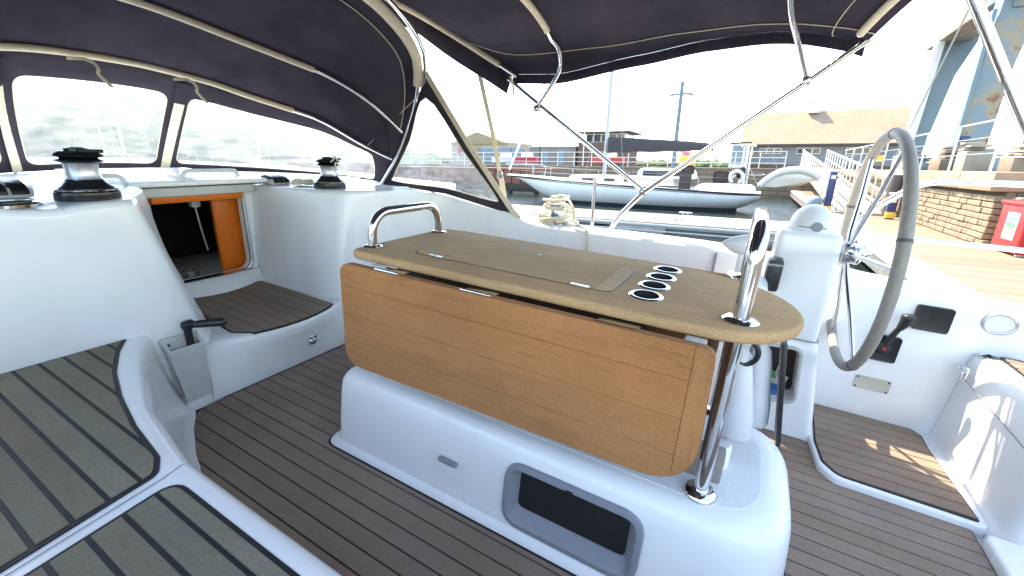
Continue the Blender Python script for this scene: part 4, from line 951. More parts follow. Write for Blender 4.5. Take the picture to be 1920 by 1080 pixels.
def courses(name, c1, c2, mort, sx, sz, ms=.03, rough=.85):
    m, t, b = newmat(name); tc = nd(t, 'ShaderNodeTexCoord'); sp = nd(t, 'ShaderNodeSeparateXYZ'); cb = nd(t, 'ShaderNodeCombineXYZ')
    t.links.new(tc.outputs['Object'], sp.inputs[0]); t.links.new(sp.outputs[1], cb.inputs[0]); t.links.new(sp.outputs[2], cb.inputs[1])
    br = nd(t, 'ShaderNodeTexBrick'); t.links.new(cb.outputs[0], br.inputs['Vector']); br.inputs['Color1'].default_value = (*c1, 1); br.inputs['Color2'].default_value = (*c2, 1); br.inputs['Mortar'].default_value = (*mort, 1)
    br.inputs['Scale'].default_value = 1; br.inputs['Brick Width'].default_value = sx; br.inputs['Row Height'].default_value = sz; br.inputs['Mortar Size'].default_value = ms
    n = noise(t, tc.outputs['Object'], .5, 5); c = mixc(t, .4, br.outputs[0], ramp(t, n, [(.3, (.7, .7, .7)), (.7, (1.2, 1.2, 1.2))]), 'MULTIPLY')
    t.links.new(c, b.inputs['Base Color']); b.inputs['Roughness'].default_value = rough; bump(t, b, br.outputs['Fac'], -.4, .02); return m
def coursesx(*a):
    m = courses(*a); t = m.node_tree
    sp = [n for n in t.nodes if n.type == 'SEPXYZ'][0]; cb = [n for n in t.nodes if n.type == 'COMBXYZ'][0]; t.links.new(sp.outputs[0], cb.inputs[0]); return m
M['tiles'] = courses('clay_tiles', (.29, .205, .145), (.33, .235, .165), (.21, .145, .10), .35, .22, .02)
M['clad'] = courses('grey_clapboard', (.20, .21, .225), (.215, .225, .24), (.10, .105, .115), 30, .22, .02, .7)
M['tan'] = mottled('tan_sheet_wall', (.30, .245, .18), .08, .3, .8)
M['tan_roof'] = mottled('sand_sheet_roof', (.27, .22, .135), .08, .3, .7)
M['brickred'] = mottled('red_brick', (.125, .075, .062), .2, 1, .85)
M['lowgrey'] = mottled('brown_grey_render', (.2, .18, .165), .1, .5, .85)
M['asphalt'] = mottled('quay_paving', (.12, .115, .105), .2, .8, .9)
M['leaf'] = mottled('far_foliage', (.055, .085, .03), .4, .15, .9)
M['hill'] = mottled('hill_fields', (.075, .10, .06), .35, .012, .95)

# ------------------------------------------------------------------ setting: water, quay, hills
structure('water', sheet([[(x, y, WZ) for x in (-900, 0, 60, 900)] for y in (-900, -60, 60, 1500)]), M['water'], 0)
BX = 34.0
q = G()
q.join(prism([(-60, -60), (160, -60), (160, 90), (BX + .3, 90), (BX + .3, -4.22), (11.5, -4.22), (11.5, -5.0), (-60, -5.0)], -3, QZ))
quay = structure('quay', q, M['asphalt'], 0)
# stone face along the walkway: every stone, then coping
qw = structure('quay_wall', rbox((22.75, -4.17, .0), (22.5, .12, 2.2)), M['mortar'], 0)
rnd = random.Random(11); z = WZ - .2
SL = (.20, .27, .33, .40)
shared = [mk('stone', rbox((0, 0, 0), (L, .30, .104), .012, 1), M['stone'], 30) for L in SL]
while z < .70:
    x = 11.45 + rnd.random() * .1
    while x < 16.4:
        k = rnd.randrange(4); L = SL[k]
        s = put('stone', shared[k], qw); s.location = (x + L / 2, -4.10 + rnd.uniform(-.016, .016), z + .055); x += L + .014
    z += .118
part('rubble_face', rbox((25.2, -4.03, -.1), (17.2, .16, 1.8)), coursesx('far_rubble', (.25, .18, .11), (.29, .21, .13), (.15, .11, .07), .32, .118, .012), qw)
cop = mk('coping_stone', rbox((0, 0, 0), (1.58, .62, .36), .03, 2), M['coping'], 40)
for k in range(14):
    s = put('coping_stone', cop, qw); s.location = (12.25 + 1.6 * k, -4.16 + rnd.uniform(-.01, .01), QZ - .165)
for k in range(4):
    s = put('coping_stone', cop, qw); s.location = (10.6 - 1.6 * k, -4.96 + rnd.uniform(-.01, .01), QZ - .165)
ret = mk('stone', rbox((0, 0, 0), (.30, .78, .255), .025, 1), M['stone'], 30)
for k in range(6):
    s = put('stone', ret, qw); s.location = (11.36, -4.56, WZ - .07 + .277 * k)
bw = structure('back_quay_wall', rbox((BX + .15, 42, .0), (.3, 92.4, 2.23)), courses('rubble_courses', (.22, .155, .105), (.27, .19, .13), (.12, .09, .06), .9, .32, .03), 0)
hv = []
for k in range(121):
    a = R(-30 + 190 * k / 120); rad = 620
    h0 = 7 + 4 * math.sin(k * .9) + 3 * math.sin(k * 2.3 + 1) + (max(0, math.sin((k - 42) / 120 * math.pi * 1.25)) ** 1.1) * 120 + (7 * math.sin(k * .45) if k > 45 else 0)
    hv.append([(rad * math.cos(a), rad * math.sin(a), WZ - 1), ((rad + 30) * math.cos(a), (rad + 30) * math.sin(a), h0 * .55), ((rad + 110) * math.cos(a), (rad + 110) * math.sin(a), h0), ((rad + 260) * math.cos(a), (rad + 260) * math.sin(a), h0 * .9)])
structure('hills', sheet(hv), M['hill'], 60)
rnd = random.Random(21); fo = G()
ico = bmesh.new(); bmesh.ops.create_icosphere(ico, subdivisions=1, radius=1); ico.verts.index_update(); iv = [v.co.copy() for v in ico.verts]; iff = [[v.index for v in f.verts] for f in ico.faces]; ico.free()
for k in range(900):
    a = R(rnd.uniform(-26, 38)); kk = (math.degrees(a) + 30) / 190 * 120; rad = rnd.uniform(600, 725)
    h0 = 7 + (max(0, math.sin((kk - 42) / 120 * math.pi * 1.25)) ** 1.1) * 120
    t = (rad - 620) / 110; zz_ = h0 * max(0, min(1, .3 + .7 * t)); s = rnd.uniform(3, 7)
    fo.add([(rad * math.cos(a) + p.x * s * rnd.uniform(.7, 1.3), rad * math.sin(a) + p.y * s * rnd.uniform(.7, 1.3), zz_ + p.z * s * rnd.uniform(.6, 1.1)) for p in iv], iff)
o = single('far_trees', fo, M['leaf'], 'distant green trees along the far shore', 'trees', (0, 0, 0), boat=False, smooth=0, kind='stuff')

# ------------------------------------------------------------------ pontoons
wk = structure('main_pontoon', rbox((19, -3.05, DZ - .19), (34, 1.95, .32)), M['float'], 0)
bmesh_ = mk('deck_board', rbox((0, 0, 0), (.118, 2.36, .035), .004, 1), M['board'], 0)
for k in range(240):
    s = put('deck_board', bmesh_, wk); s.location = (4.6 + .1235 * k, -3.70, DZ - .018); s.rotation_euler = (0, rnd.uniform(-.004, .004), 0)
for y, w, nm in ((-2.30, .42, 'edge_beam'),):
    part(nm, rbox((19, y, DZ - .04), (34, w, .10), .012), M['concrete'], wk)
part('fender_strip', rbox((19, -2.075, DZ - .06), (34, .03, .07), .008), M['galv'], wk)
fg = structure('finger_pontoon', rbox((12.65, 5.2, DZ - .10), (2.2, 14.4, .10)), M['galv'], 0)
fbm = mk('deck_board', rbox((0, 0, 0), (2.30, .138, .035), .004, 1), M['board_pale'], 0)
for k in range(100):
    s = put('deck_board', fbm, fg); s.location = (12.65, -1.95 + .1442 * k, DZ - .018)
for y in (1.0, 5.2, 9.4): part('float_block', rbox((12.55, y - .2, -.62), (1.9, 2.2, .55), .03), M['float'], fg)
part('side_rail', rbox((11.46, 5.2, DZ - .07), (.05, 14.5, .07), .01), M['galv'], fg); part('side_rail', rbox((11.44, 5.2, DZ - .22), (.04, 14.5, .04), .01), M['galv'], fg)
def cleat(x, y, z, label):
    c = thing('mooring_cleat', label, 'cleat', (x, y, z), 'cleats on the finger pontoon', boat=False)
    part('horn', tube(catmull([(x, y - .19, z + .10), (x, y - .10, z + .105), (x, y, z + .10), (x, y + .10, z + .105), (x, y + .19, z + .10)], 3), [.012, .016, .02, .022, .024, .024, .024, .024, .024, .022, .02, .016, .012], 8), M['galv'], c)
    for d in (-.06, .06): part('leg', tube([(x, y + d * 1.3, z), (x, y + d, z + .10)], .018, 8), M['galv'], c)
cleat(13.5, 1.68, DZ, 'galvanised mooring cleat on the far edge of the finger pontoon'); cleat(11.65, 1.6, DZ, 'galvanised mooring cleat on the near edge of the finger pontoon')

# ------------------------------------------------------------------ moored sailing boat
ms = thing('moored_sailboat', 'white sailing boat with dark stripe moored beyond the finger pontoon', 'sailboat', (20.3, 5.8, WZ), boat=False)
HX = 21.9
secs = [(12.65, .02, .55, .53), (12.0, .28, .54, .20), (10.8, .74, .50, -.3), (9.3, 1.12, .43, -.66), (7.5, 1.42, .36, -.78), (5.5, 1.62, .27, -.82), (3.5, 1.60, .19, -.80), (1.8, 1.42, .12, -.72), (.6, 1.22, .08, -.60), (-.25, 1.02, .06, -.22)]
def hsec(y, w, zt, zb, f): return [(HX - w * (1 - (1 - f) ** 2.2 * .55) if f > 0 else HX - w * .45, y + (0), zb + (zt - zb) * f)]
rowsL = []
for y, w, zt, zb in secs:
    r_ = []
    for s in (-1, 1):
        fs = (1, .8, .6, .4, .2, 0) if s < 0 else (0, .2, .4, .6, .8, 1)
        for f in fs: r_.append((HX + s * w * (1 - (1 - f) ** 2.4 * .6), y - (1 - f) * (.9 if y > 9 else 0) * max(0, (y - 9) / 3.65), zb + (zt - zb) * f))
    rowsL.append(r_)
rr_ = [[Vector(c) for c in zip(*[[p[i] for p in col] for i in range(3)])] for col in []]
fine = [catmull([r[j] for r in rowsL], 4) for j in range(12)]
fine = [[fine[j][i] for j in range(12)] for i in range(len(fine[0]))]
part('hull', loft(fine, True, True, True), M['hull_white'], ms, 60)
low = [[Vector((p.x + (-.006 if p.x < HX else .006), p.y, min(p.z, -.50))) for p in r] for r in fine]
bt = [[Vector((HX + (p.x - HX) * .99 - (.012 if p.x < HX else -.012), p.y, -.50 if p.z > -.50 else p.z)) for p in r] for r in fine if min(p.z for p in r) < -.5]
sec2 = []
for r in fine:
    L = [p for p in r if p.x <= HX]
    # find hull half-breadth at z=-.52
    best = None
    for a, b in zip(L, L[1:]):
        if (a.z + .60) * (b.z + .60) <= 0: t = (a.z + .60) / (a.z - b.z + 1e-9); best = a.lerp(b, t)
    if best: sec2.append((best.y, HX - best.x))
if sec2:
    part('boot_top', loft([[(HX - w * 1.004 - .006, y, -.595), (HX - w * .93, y, -.9), (HX + w * .93, y, -.9), (HX + w * 1.004 + .006, y, -.595)] for y, w in sec2], True), M['antifoul'], ms, 40)
part('toe_rail', tube([r[0] + Vector((-.01, 0, .0)) for r in fine], .045, 6), M['stripe'], ms); part('toe_rail', tube([r[-1] + Vector((.01, 0, .0)) for r in fine], .045, 6), M['stripe'], ms)
part('cove_stripe', tube([r[0].lerp(r[1], .42) + Vector((-.012, 0, 0)) for r in fine], .012, 5), M['stripe'], ms)
part('deck', sheet([[r[0] + Vector((.02, 0, .02)), Vector((HX, r[0].y, r[0].z + .10)), r[-1] + Vector((-.02, 0, .02))] for r in fine]), M['deck_cream'], ms, 60)
def trunk(y0, y1, w0, w1, z0, z1, name, mat):
    return part(name, loft([[(HX - w0 * k, y, z), (HX + w0 * k, y, z), (HX + w1 * k, y2, z), (HX - w1 * k, y2, z)] for k, y, y2, z in ((1, y0, y1, z0), (.95, y0 - .05, y1 + .1, (z0 + z1) / 2 + .1), (.88, y0 - .15, y1 + .2, z1 - .03), (.78, y0 - .25, y1 + .3, z1))]), mat, ms, 30)
trunk(8.6, 3.2, .62, 1.08, .3, .70, 'cabin_trunk', M['deck_cream'])
for y, L in ((7.4, .7), (6.3, .55), (5.3, .5)): part('cabin_window', rbox((HX - .80 - (8.3 - y) * .075, y, .50), (.03, L, .13), .01, rot=Matrix.Rotation(R(-4.5), 3, 'Z')), M['glass_dark'], ms)
trunk(5.0, 2.5, .95, 1.05, .62, 1.08, 'doghouse', M['hull_white'])
part('doghouse_window', rbox((HX - 1.0, 3.75, .86), (.04, 1.9, .24), .02), M['glass_dark'], ms)
part('doghouse_windscreen', rbox((HX - .1, 4.86, .88), (1.3, .05, .22), .02), M['glass_dark'], ms)
trunk(2.4, -.1, 1.05, .85, .05, .42, 'cockpit_coaming', M['hull_white'])
part('mast', tube([(HX - 1.0, 6.55, .6), (HX - 1.0, 6.53, 5.0), (HX - 1.0, 6.50, 12.5)], .085, 12), M['mast'], ms)
part('boom', tube([(HX - 1.0, 6.45, 1.82), (HX - 1.0, 1.85, 1.95)], .06, 10), M['mast'], ms)
scv = []
for k in range(15):
    t = k / 14; y = 6.5 - 4.7 * t; h = .46 * (1 - t) ** .8 + .16; dr = .02 * math.sin(k * 1.7)
    scv.append([(HX - 1.0 + a, y, 1.86 + .1 * t + b + (dr if b < 0 else 0)) for a, b in ((-.05, h), (.05, h), (.13, h * .45), (.12, -.06), (.03, -.12), (-.03, -.12), (-.12, -.06), (-.13, h * .45))])
part('sail_cover', loft(scv), M['cover_dark'], ms, 50)
for z in (5.6,): part('spreader', tube([(HX - 2.0, 6.55, z), (HX, 6.55, z)], .03, 6), M['mast'], ms)
for p, q_ in (((HX - 1.0, 6.5, 12.4), (HX - .1, 12.5, .62)), ((HX - 1.0, 6.5, 12.4), (HX - .4, -.2, .2)), ((HX - 1.0, 6.5, 12.4), (HX - 1.6, 6.3, .35)), ((HX - 1.0, 6.5, 7.0), (HX - 1.55, 5.4, .35)), ((HX - 1.0, 6.5, 7.0), (HX - 1.5, 7.4, .4)), ((HX - 1.0, 6.5, 12.4), (HX + 1.6, 6.3, .35)), ((HX - 1.0, 1.9, 1.98), (HX - 1.0, 6.5, 11.5))):
    part('rigging_wire', tube([p, q_], .009, 5), M['wire'], ms)
part('furled_jib', tube([(HX - .15, 12.4, .9), (HX - 1.0, 6.75, 11.8)], [.07, .03], 8), M['hull_white'], ms)
stx = lambda y: HX - lerp_table(sorted((a, b) for a, b, c, d in secs), y) + .05
stz = lambda y: lerp_table(sorted((a, c) for a, b, c, d in secs), y)
ys = [10.6, 9.4, 8.1, 6.7, 5.2, 3.7, 2.2, .9]
for y in ys: part('stanchion', tube([(stx(y), y, stz(y)), (stx(y), y, stz(y) + .62)], .014, 6), M['galv'], ms)
for h in (.34, .62): part('lifeline', tube([(stx(y), y, stz(y) + h) for y in [12.2] + ys + [-.1]], .009, 5), M['wire'], ms)
part('pulpit', tube(catmull([(stx(10.6), 10.6, .55), (stx(10.6), 10.65, 1.15), (HX - .35, 12.1, 1.18), (HX, 12.7, 1.20), (HX + .35, 12.1, 1.18), (HX + .72, 10.65, 1.15), (HX + .72, 10.6, .55)], 5), .018, 6), M['galv'], ms)
part('pushpit', tube(catmull([(HX - 1.2, .9, .1), (HX - 1.2, .85, .8), (HX - 1.05, -.1, .86), (HX - .3, -.3, .88), (HX + .9, -.2, .86)], 5), .018, 6), M['galv'], ms)
nt = G()
for k in range(26):
    y = 6.9 + k * .16; nt.join(tube([(stx(y), y, stz(y) + .05), (stx(y + .35), y + .35, stz(y) + .6)], .004, 4)); nt.join(tube([(stx(y + .35), y + .35, stz(y) + .05), (stx(y), y, stz(y) + .6)], .004, 4))
part('guard_net', nt, M['wire'], ms, 0)
part('lifebuoy', tube([(HX - 1.3, .75 + .24 * math.cos(a), .76 + .24 * math.sin(a)) for a in [R(-60 + 300 * k / 20) for k in range(21)]], .075, 8), M['white_paint'], ms)
part('spray_dodger', rbox((HX - 1.36, 2.75, .55), (.03, .50, .70), .01), M['brown_cloth'], ms); part('spray_dodger', rbox((HX - 1.1, 1.35, .74), (.05, .62, .50), .12, 4), M['brown_cloth'], ms); part('spray_dodger', rbox((HX - 1.1, 2.72, 1.02), (.05, .55, .4), .12, 4), M['brown_cloth'], ms)
gy = [(HX - 1.0, .62), (HX - 1.0, .35), (HX + .6, .5)]
for x, y in gy: part('gantry_post', tube([(x, y, .2), (x, y, 2.05)], .035, 8), M['white_paint'], ms)
part('gantry_top', rbox((HX - .3, .5, 2.07), (1.7, .6, .06), .02), M['white_paint'], ms)
part('outboard_motor', loft([[(HX - 1.15 + a * w, .62 + b * d, z) for a, b in ((-1, -1), (1, -1), (1, 1), (-1, 1))] for w, d, z in ((.08, .10, .72), (.13, .16, .82), (.15, .18, 1.0), (.13, .16, 1.14), (.08, .1, 1.18))]), M['antifoul'], ms, 60)

# inflatable dinghy hung at her stern
dg = thing('inflatable_dinghy', 'pale grey inflatable dinghy slung on its side at the stern of the moored boat', 'dinghy', (20.6, -.95, .5), boat=False)
dpts = catmull([(20.2, -.10, .40), (20.2, -.38, .72), (20.2, -.72, .98), (20.2, -1.15, 1.10), (20.2, -1.6, 1.08), (20.2, -1.95, .92), (20.25, -2.1, .74)], 6)
part('tube_ring', tube(dpts, [.05] + [.125] * (len(dpts) - 2) + [.05], 12), M['rib'], dg)
part('hull_floor', loft([[(20.30, -.1, .40), (20.30, -.55, .80), (20.30, -.9, .98), (20.30, -1.45, 1.03), (20.30, -1.95, .86), (20.40, -2.0, .70), (20.45, -1.4, .46), (20.4, -.6, .36)], [(20.2, -.2, .42), (20.16, -.6, .74), (20.10, -.95, .86), (20.08, -1.4, .86), (20.14, -1.8, .78), (20.16, -1.75, .68), (20.16, -1.3, .54), (20.2, -.7, .42)]]), M['deck_cream'], dg, 60)
part('davit_fall', tube([(20.4, -.7, 1.05), (20.6, -.2, 2.0)], .012, 5), M['wire'], dg)

# ------------------------------------------------------------------ gangway ramp
rp = thing('gangway_ramp', 'sloping gangway with white railings from the quay down to the pontoon', 'gangway', (25, -2.95, DZ), boat=False)
def rz(x): return DZ + .08 + (QZ - DZ) * (x - 17.2) / 16.6
part('ramp_deck', loft([[(x, -2.35, rz(x)), (x, -3.62, rz(x)), (x, -3.62, rz(x) - .08), (x, -2.35, rz(x) - .08)] for x in (17.2, 33.9)]), M['concrete'], rp)
for y in (-2.35, -3.62):
    part('top_rail', tube([(x, y, rz(x) + 1.05) for x in (17.4, 33.9)], .045, 8), M['white_paint'], rp)
    part('mid_rail', tube([(x, y, rz(x) + .55) for x in (17.4, 33.9)], .03, 6), M['white_paint'], rp)
    part('low_rail', tube([(x, y, rz(x) + .14) for x in (17.4, 33.9)], .045, 6), M['white_paint'], rp)
    for k in range(18): x = 17.4 + k * .97; part('baluster', tube([(x, y, rz(x) - .02), (x, y, rz(x) + 1.05)], .03, 6), M['white_paint'], rp)
def pedestal(x, y, label, h=1.05):
    s = thing('power_pedestal', label, 'power pedestal', (x, y, DZ), 'service posts on the pontoon', boat=False)
    part('post', rbox((x, y, DZ + h / 2), (.16, .20, h), .02), M['navy_paint'], s)
    part('cap', rbox((x, y, DZ + h + .03), (.19, .23, .07), .02), M['galv'], s)
    part('label_plate', rbox((x - .083, y, DZ + h - .16), (.01, .13, .12), .002), M['white_paint'], s)
    part('yellow_band', rbox((x - .004, y, DZ + .12), (.165, .205, .18), .01), M['yellow'], s)
pedestal(17.6, -2.18, 'navy power pedestal with yellow foot beside the gangway end', 1.3)
pedestal(16.3, -3.55, 'navy power pedestal by the quay wall seen between wheel spokes', .7)
pl = thing('mooring_pile', 'tall dark steel pile standing against the stone quay', 'pile', (17.3, -3.72, WZ), boat=False)
part('pile_tube', tube([(17.3, -3.72, WZ - .5), (17.3, -3.72, 1.0)], .17, 14), mottled('pile_steel', (.10, .085, .08), .3, 2, .7), pl); part('pile_cap', tube([(17.3, -3.72, 1.0), (17.3, -3.72, 1.12)], [.19, .06], 14), M['white_paint'], pl)
bi = thing('bollard_buoy', 'round blue drum on the pontoon beside the gangway foot', 'drum', (18.9, -1.7, DZ), boat=False)
part('drum_body', lathe([(.0, 0), (.2, 0), (.23, .08), (.23, .32), (.17, .42), (.06, .46), (.0, .46)], (18.9, -1.95, DZ), 20), M['blue_pale'], bi)
# fire cabinet
fc = thing('fire_cabinet', 'red fire equipment cabinet with white notice on the pontoon at right', 'cabinet', (10.7, -4.3, DZ), boat=False)
FX, FY = 10.72, -4.28
part('cabinet_body', rbox((FX, FY, DZ + .44), (.92, .60, .80), .03, 3), M['red'], fc)
part('cabinet_lid', rbox((FX, FY, DZ + .87), (.98, .66, .07), .02), M['red'], fc)
part('side_notice', rbox((FX - .05, FY + .303, DZ + .48), (.40, .008, .46), .002), M['white_paint'], fc)
for dz, c, nm in ((.12, (.12, .30, .62), 'notice_blue_field'), (.02, (.08, .42, .16), 'notice_green_field'), (-.09, (.66, .20, .18), 'notice_red_field')): part(nm, rbox((FX - .05, FY + .308, DZ + .48 + dz), (.32, .004, .085)), mottled(nm, c, .05, 5, .6), fc)
part('front_notice', rbox((FX - .463, FY - .08, DZ + .60), (.008, .36, .42), .002), M['white_paint'], fc)
for dx in (-.35, .35): part('foot', rbox((FX + dx, FY, DZ + .02), (.08, .5, .05), .005), M['galv'], fc)

# ------------------------------------------------------------------ quay railing
qr = thing('quay_railing', 'white railing with wires along the top of the stone quay', 'railing', (20, -4.35, QZ), boat=False)
part('top_rail', tube([(7.5, -4.4, QZ + 1.1), (33, -4.4, QZ + 1.1)], .026, 8), M['galv'], qr)
for h in (.4, .75): part('rail_wire', tube([(7.5, -4.4, QZ + h), (33, -4.4, QZ + h)], .012, 5), M['wire'], qr)
for k in range(11): x = 8.6 + 2.4 * k; part('rail_post', tube([(x, -4.4, QZ), (x, -4.4, QZ + 1.1)], .026, 8), M['galv'], qr)
fn = thing('harbour_fence', 'white post-and-rail fence along the back quay behind the moored boat', 'fence', (BX + .6, 20, QZ), boat=False)
for h in (.35, .7, 1.1): part('fence_rail', tube([(BX + .6, -1.5, QZ + h), (BX + .6, 45, QZ + h)], .022, 5), M['white_paint'], fn)
for k in range(32): part('fence_post', tube([(BX + .6, -1.5 + 1.5 * k, QZ), (BX + .6, -1.5 + 1.5 * k, QZ + 1.12)], .03, 6), M['white_paint'], fn)

# ------------------------------------------------------------------ crane
def slab(poly, x, t, mat, parent, name): return part(name, prism(poly, x - t / 2, x + t / 2, .03, 1, to=lambda u, v, w: (w, u, v)), mat, parent, 30)
cr1 = thing('portal_crane', 'tall pale blue harbour crane with slanting legs on the quay at right', 'crane', (26, -7.2, QZ), boat=False)
slab([(-6.55, QZ + .9), (-7.30, QZ + .9), (-7.75, 5.60), (-8.25, 7.1), (-8.05, 8.9), (-7.0, 8.9), (-7.02, 7.3), (-6.72, 5.4)], 31, .9, M['crane'], cr1, 'far_leg')
part('far_leg_sunlit_side', rbox((30.4, -6.72, 4.6), (.5, .30, 7.6), .02, rot=Matrix.Rotation(R(2.6), 3, 'X')), M['white_paint'], cr1)  # white slab colours in the sunlit left face of the blue leg
slab([(-6.55, QZ + .7), (-7.45, QZ + .7), (-7.52, 4.9), (-7.65, 6.0), (-7.95, 7.2), (-6.75, 7.2), (-6.66, 5.0)], 24, .8, M['rusty'], cr1, 'near_leg')
part('near_leg_flange', rbox((23.62, -6.55, 3.7), (.34, .12, 6.0), .02), M['crane'], cr1)
part('top_girder', rbox((27.5, -7.4, 7.9), (9.5, 1.3, 1.5), .05), M['rusty'], cr1)
part('cross_girder', rbox((24, -11, 7.3), (1.0, 8.0, 1.2), .05), M['rusty'], cr1)
for x, y in ((24, -7.0), (31, -6.9)):
    part('bogie', rbox((x - .2, y, QZ + .42), (2.2, .9, .72), .06), M['blue_pale'], cr1); part('bogie_axle', rbox((x + .1, y - .1, QZ + .95), (.9, .7, .4), .05), M['navy_paint'], cr1)
for a, b in (((23.6, -6.2, 8.5), (30.4, -6.2, QZ + .5)), ((24, -7.9, 7.0), (24, -8.6, QZ + .6))): part('ladder_rail', tube([a, b], .03, 6), M['galv'], cr1)
part('junction_box', rbox((23.5, -6.75, QZ + 1.05), (.14, .26, .5), .02), M['navy_paint'], cr1)
rnd = random.Random(4)
for k in range(9):
    x = 17.5 + k * 1.35; sz = (rnd.uniform(.7, 1.2), rnd.uniform(.5, .9), rnd.uniform(.25, .62)); nm = ['stacked_timber', 'concrete_block', 'steel_box'][k % 3]
    y = -5.9 + rnd.uniform(-.5, .3); yy = rbox((x, y, QZ + sz[2] / 2), sz, .02)
    for j in range(3): yy.join(rbox((x + rnd.uniform(-.2, .2), y + rnd.uniform(-.1, .1), QZ + sz[2] + .06 + .09 * j), (sz[0] * rnd.uniform(.5, 1), sz[1] * .8, .07), .01))
    single(nm, yy, M[['board', 'concrete', 'blue_pale'][k % 3]], ['rough stack of boards', 'pale concrete block', 'pale blue steel box'][k % 3] + ', %s piece of clutter behind the quay railing from the right' % ['first', 'second', 'third', 'fourth', 'fifth', 'sixth', 'seventh', 'eighth', 'ninth'][k], ['timber', 'block', 'box'][k % 3], (x, y, QZ), 'clutter behind the quay railing', boat=False)

# ------------------------------------------------------------------ buildings
gb = thing('boat_shed', 'grey clapboard shed with sunlit tan tiled roof and roof vent', 'building', (69, -6, QZ), boat=False)
part('wall', rbox((70, -6.0, QZ + 1.55), (7.6, 16.6, 3.1)), M['clad'], gb)
part('plinth', rbox((70, -6.0, QZ + .2), (7.7, 16.7, .5)), M['brickred'], gb)
part('roof', prism([(65.4, 4.05), (70, 8.25), (74.6, 4.05), (74.6, 3.9), (65.4, 3.9)], -14.6, 2.5, to=lambda u, v, w: (u, w, v)), M['tiles'], gb, 0)
part('eave_board', rbox((65.42, -6.05, 3.98), (.10, 17.1, .18)), M['brown_cloth'], gb)
part('verge_board', prism([(65.4, 4.0), (70, 8.2), (70, 8.38), (65.3, 4.1)], -14.72, -14.6, to=lambda u, v, w: (u, w, v)), M['white_paint'], gb, 0)
part('gable_wall', prism([(66.3, 4.0), (73.7, 4.0), (70, 7.6)], -14.35, -14.25, to=lambda u, v, w: (u, w, v)), M['clad'], gb, 0)
part('roof_vent', rbox((69.6, -5.1, 8.55), (1.1, 1.1, 1.2), .03), M['white_paint'], gb); part('vent_cap', rbox((69.6, -5.1, 9.2), (1.3, 1.3, .14), .02), M['white_paint'], gb)
part('vane', tube([(69.6, -5.1, 9.2), (69.6, -5.1, 10.2)], .03, 5), M['wire'], gb)
for y0 in (-1.0, -5.1, -10.1):
    w = part('window', rbox((66.16, y0, 3.25), (.12, 2.5, .75), .02), M['white_paint'], gb)
    for k in (-.82, 0, .82): part('pane', rbox((66.09, y0 + k, 3.25), (.04, .68, .55)), M['glass_dark'], w)
part('warning_sign', rbox((66.14, 1.1, 2.95), (.06, .55, .55), .01), M['yellow'], gb); part('notice_sign', rbox((66.14, -12.2, 2.35), (.06, .7, .8), .01), M['yellow'], gb)
part('porch', rbox((64.2, 2.4, 2.6), (3.0, 2.0, 2.9), .03), M['white_paint'], gb); part('porch_roof', rbox((64.2, 2.4, 4.15), (3.4, 2.4, .16), .02), M['brown_cloth'], gb); part('porch_glass', rbox((62.68, 2.4, 2.7), (.06, 1.5, 2.2)), M['blue_pale'], gb)
tb = thing('tan_warehouse', 'tan sheet-metal warehouse with pale sandy roof at the left shore', 'building', (100, 62, QZ), boat=False)
part('wall', rbox((100, 62, QZ + 2.6), (14, 17, 5.2)), M['tan'], tb)
part('roof', prism([(54.0, 6.25), (62.4, 8.9), (70.8, 6.25), (70.8, 6.05), (54.0, 6.05)], 92.7, 107.5, to=lambda u, v, w: (w, u, v)), M['tan_roof'], tb, 0)
part('roller_door', rbox((92.95, 60, QZ + 1.9), (.1, 4.5, 3.8)), M['lowgrey'], tb)
lb = thing('low_store', 'low brown-grey flat-roofed store behind the fence', 'building', (62, 26, QZ), boat=False)
part('wall', rbox((63, 27.0, QZ + 1.3), (6, 7.4, 2.6)), M['lowgrey'], lb); part('roof_slab', rbox((63.05, 27.0, QZ + 2.68), (6.4, 7.8, .16)), M['galv'], lb)
for y in (25.5, 28): part('door', rbox((59.97, y, QZ + 1.1), (.08, 1.0, 2.1)), M['blue_pale'], lb)
cb = thing('harbour_office', 'red brick harbour office with glazed upper storey and flat dark roof', 'building', (62, 19.4, QZ), boat=False)
part('wall', rbox((63, 19.4, QZ + 1.6), (6, 7.0, 3.2)), M['brickred'], cb); part('upper_storey', rbox((63, 19.2, QZ + 3.75), (5, 5.6, 1.2)), M['white_paint'], cb)
for k in range(5): part('window', rbox((60.46, 17.0 + 1.1 * k, QZ + 3.75), (.08, .9, .9)), M['glass_dark'], cb)
part('roof_slab', rbox((63, 19.3, QZ + 4.5), (6.6, 7.4, .22)), M['brown_cloth'], cb)
ct = thing('blue_container', 'pale blue shipping container by the tan warehouse', 'container', (56, 33, QZ), boat=False)
part('container_body', rbox((56, 33, QZ + 1.25), (2.4, 6.0, 2.4), .04), M['blue_pale'], ct)
for k in range(13): part('side_rib', rbox((54.77, 30.3 + .45 * k, QZ + 1.25), (.06, .16, 2.1)), M['blue_pale'], ct)
for y in (30.9, 33.6): part('door_leaf', rbox((54.74, y, QZ + 1.2), (.05, .05, 2.2)), M['navy_paint'], ct)
def small_boat(x, y, c, label):
    b = thing('laid_up_boat', label, 'boat', (x, y, QZ), 'small boats laid up behind the fence', boat=False)
    part('hull', loft([[(x - w, y + d, QZ + .9), (x + w, y + d, QZ + .9), (x + w * .6, y + d, QZ + .3), (x - w * .6, y + d, QZ + .3)] for d, w in ((-1.6, .6), (-.5, .8), (.8, .6), (1.8, .08))]), mottled('paint_' + label[:5], c, .08, 2, .4), b, 40)
    part('cuddy', rbox((x, y - .2, QZ + 1.1), (.9, 1.2, .5), .1, 3), M['white_paint'], b)
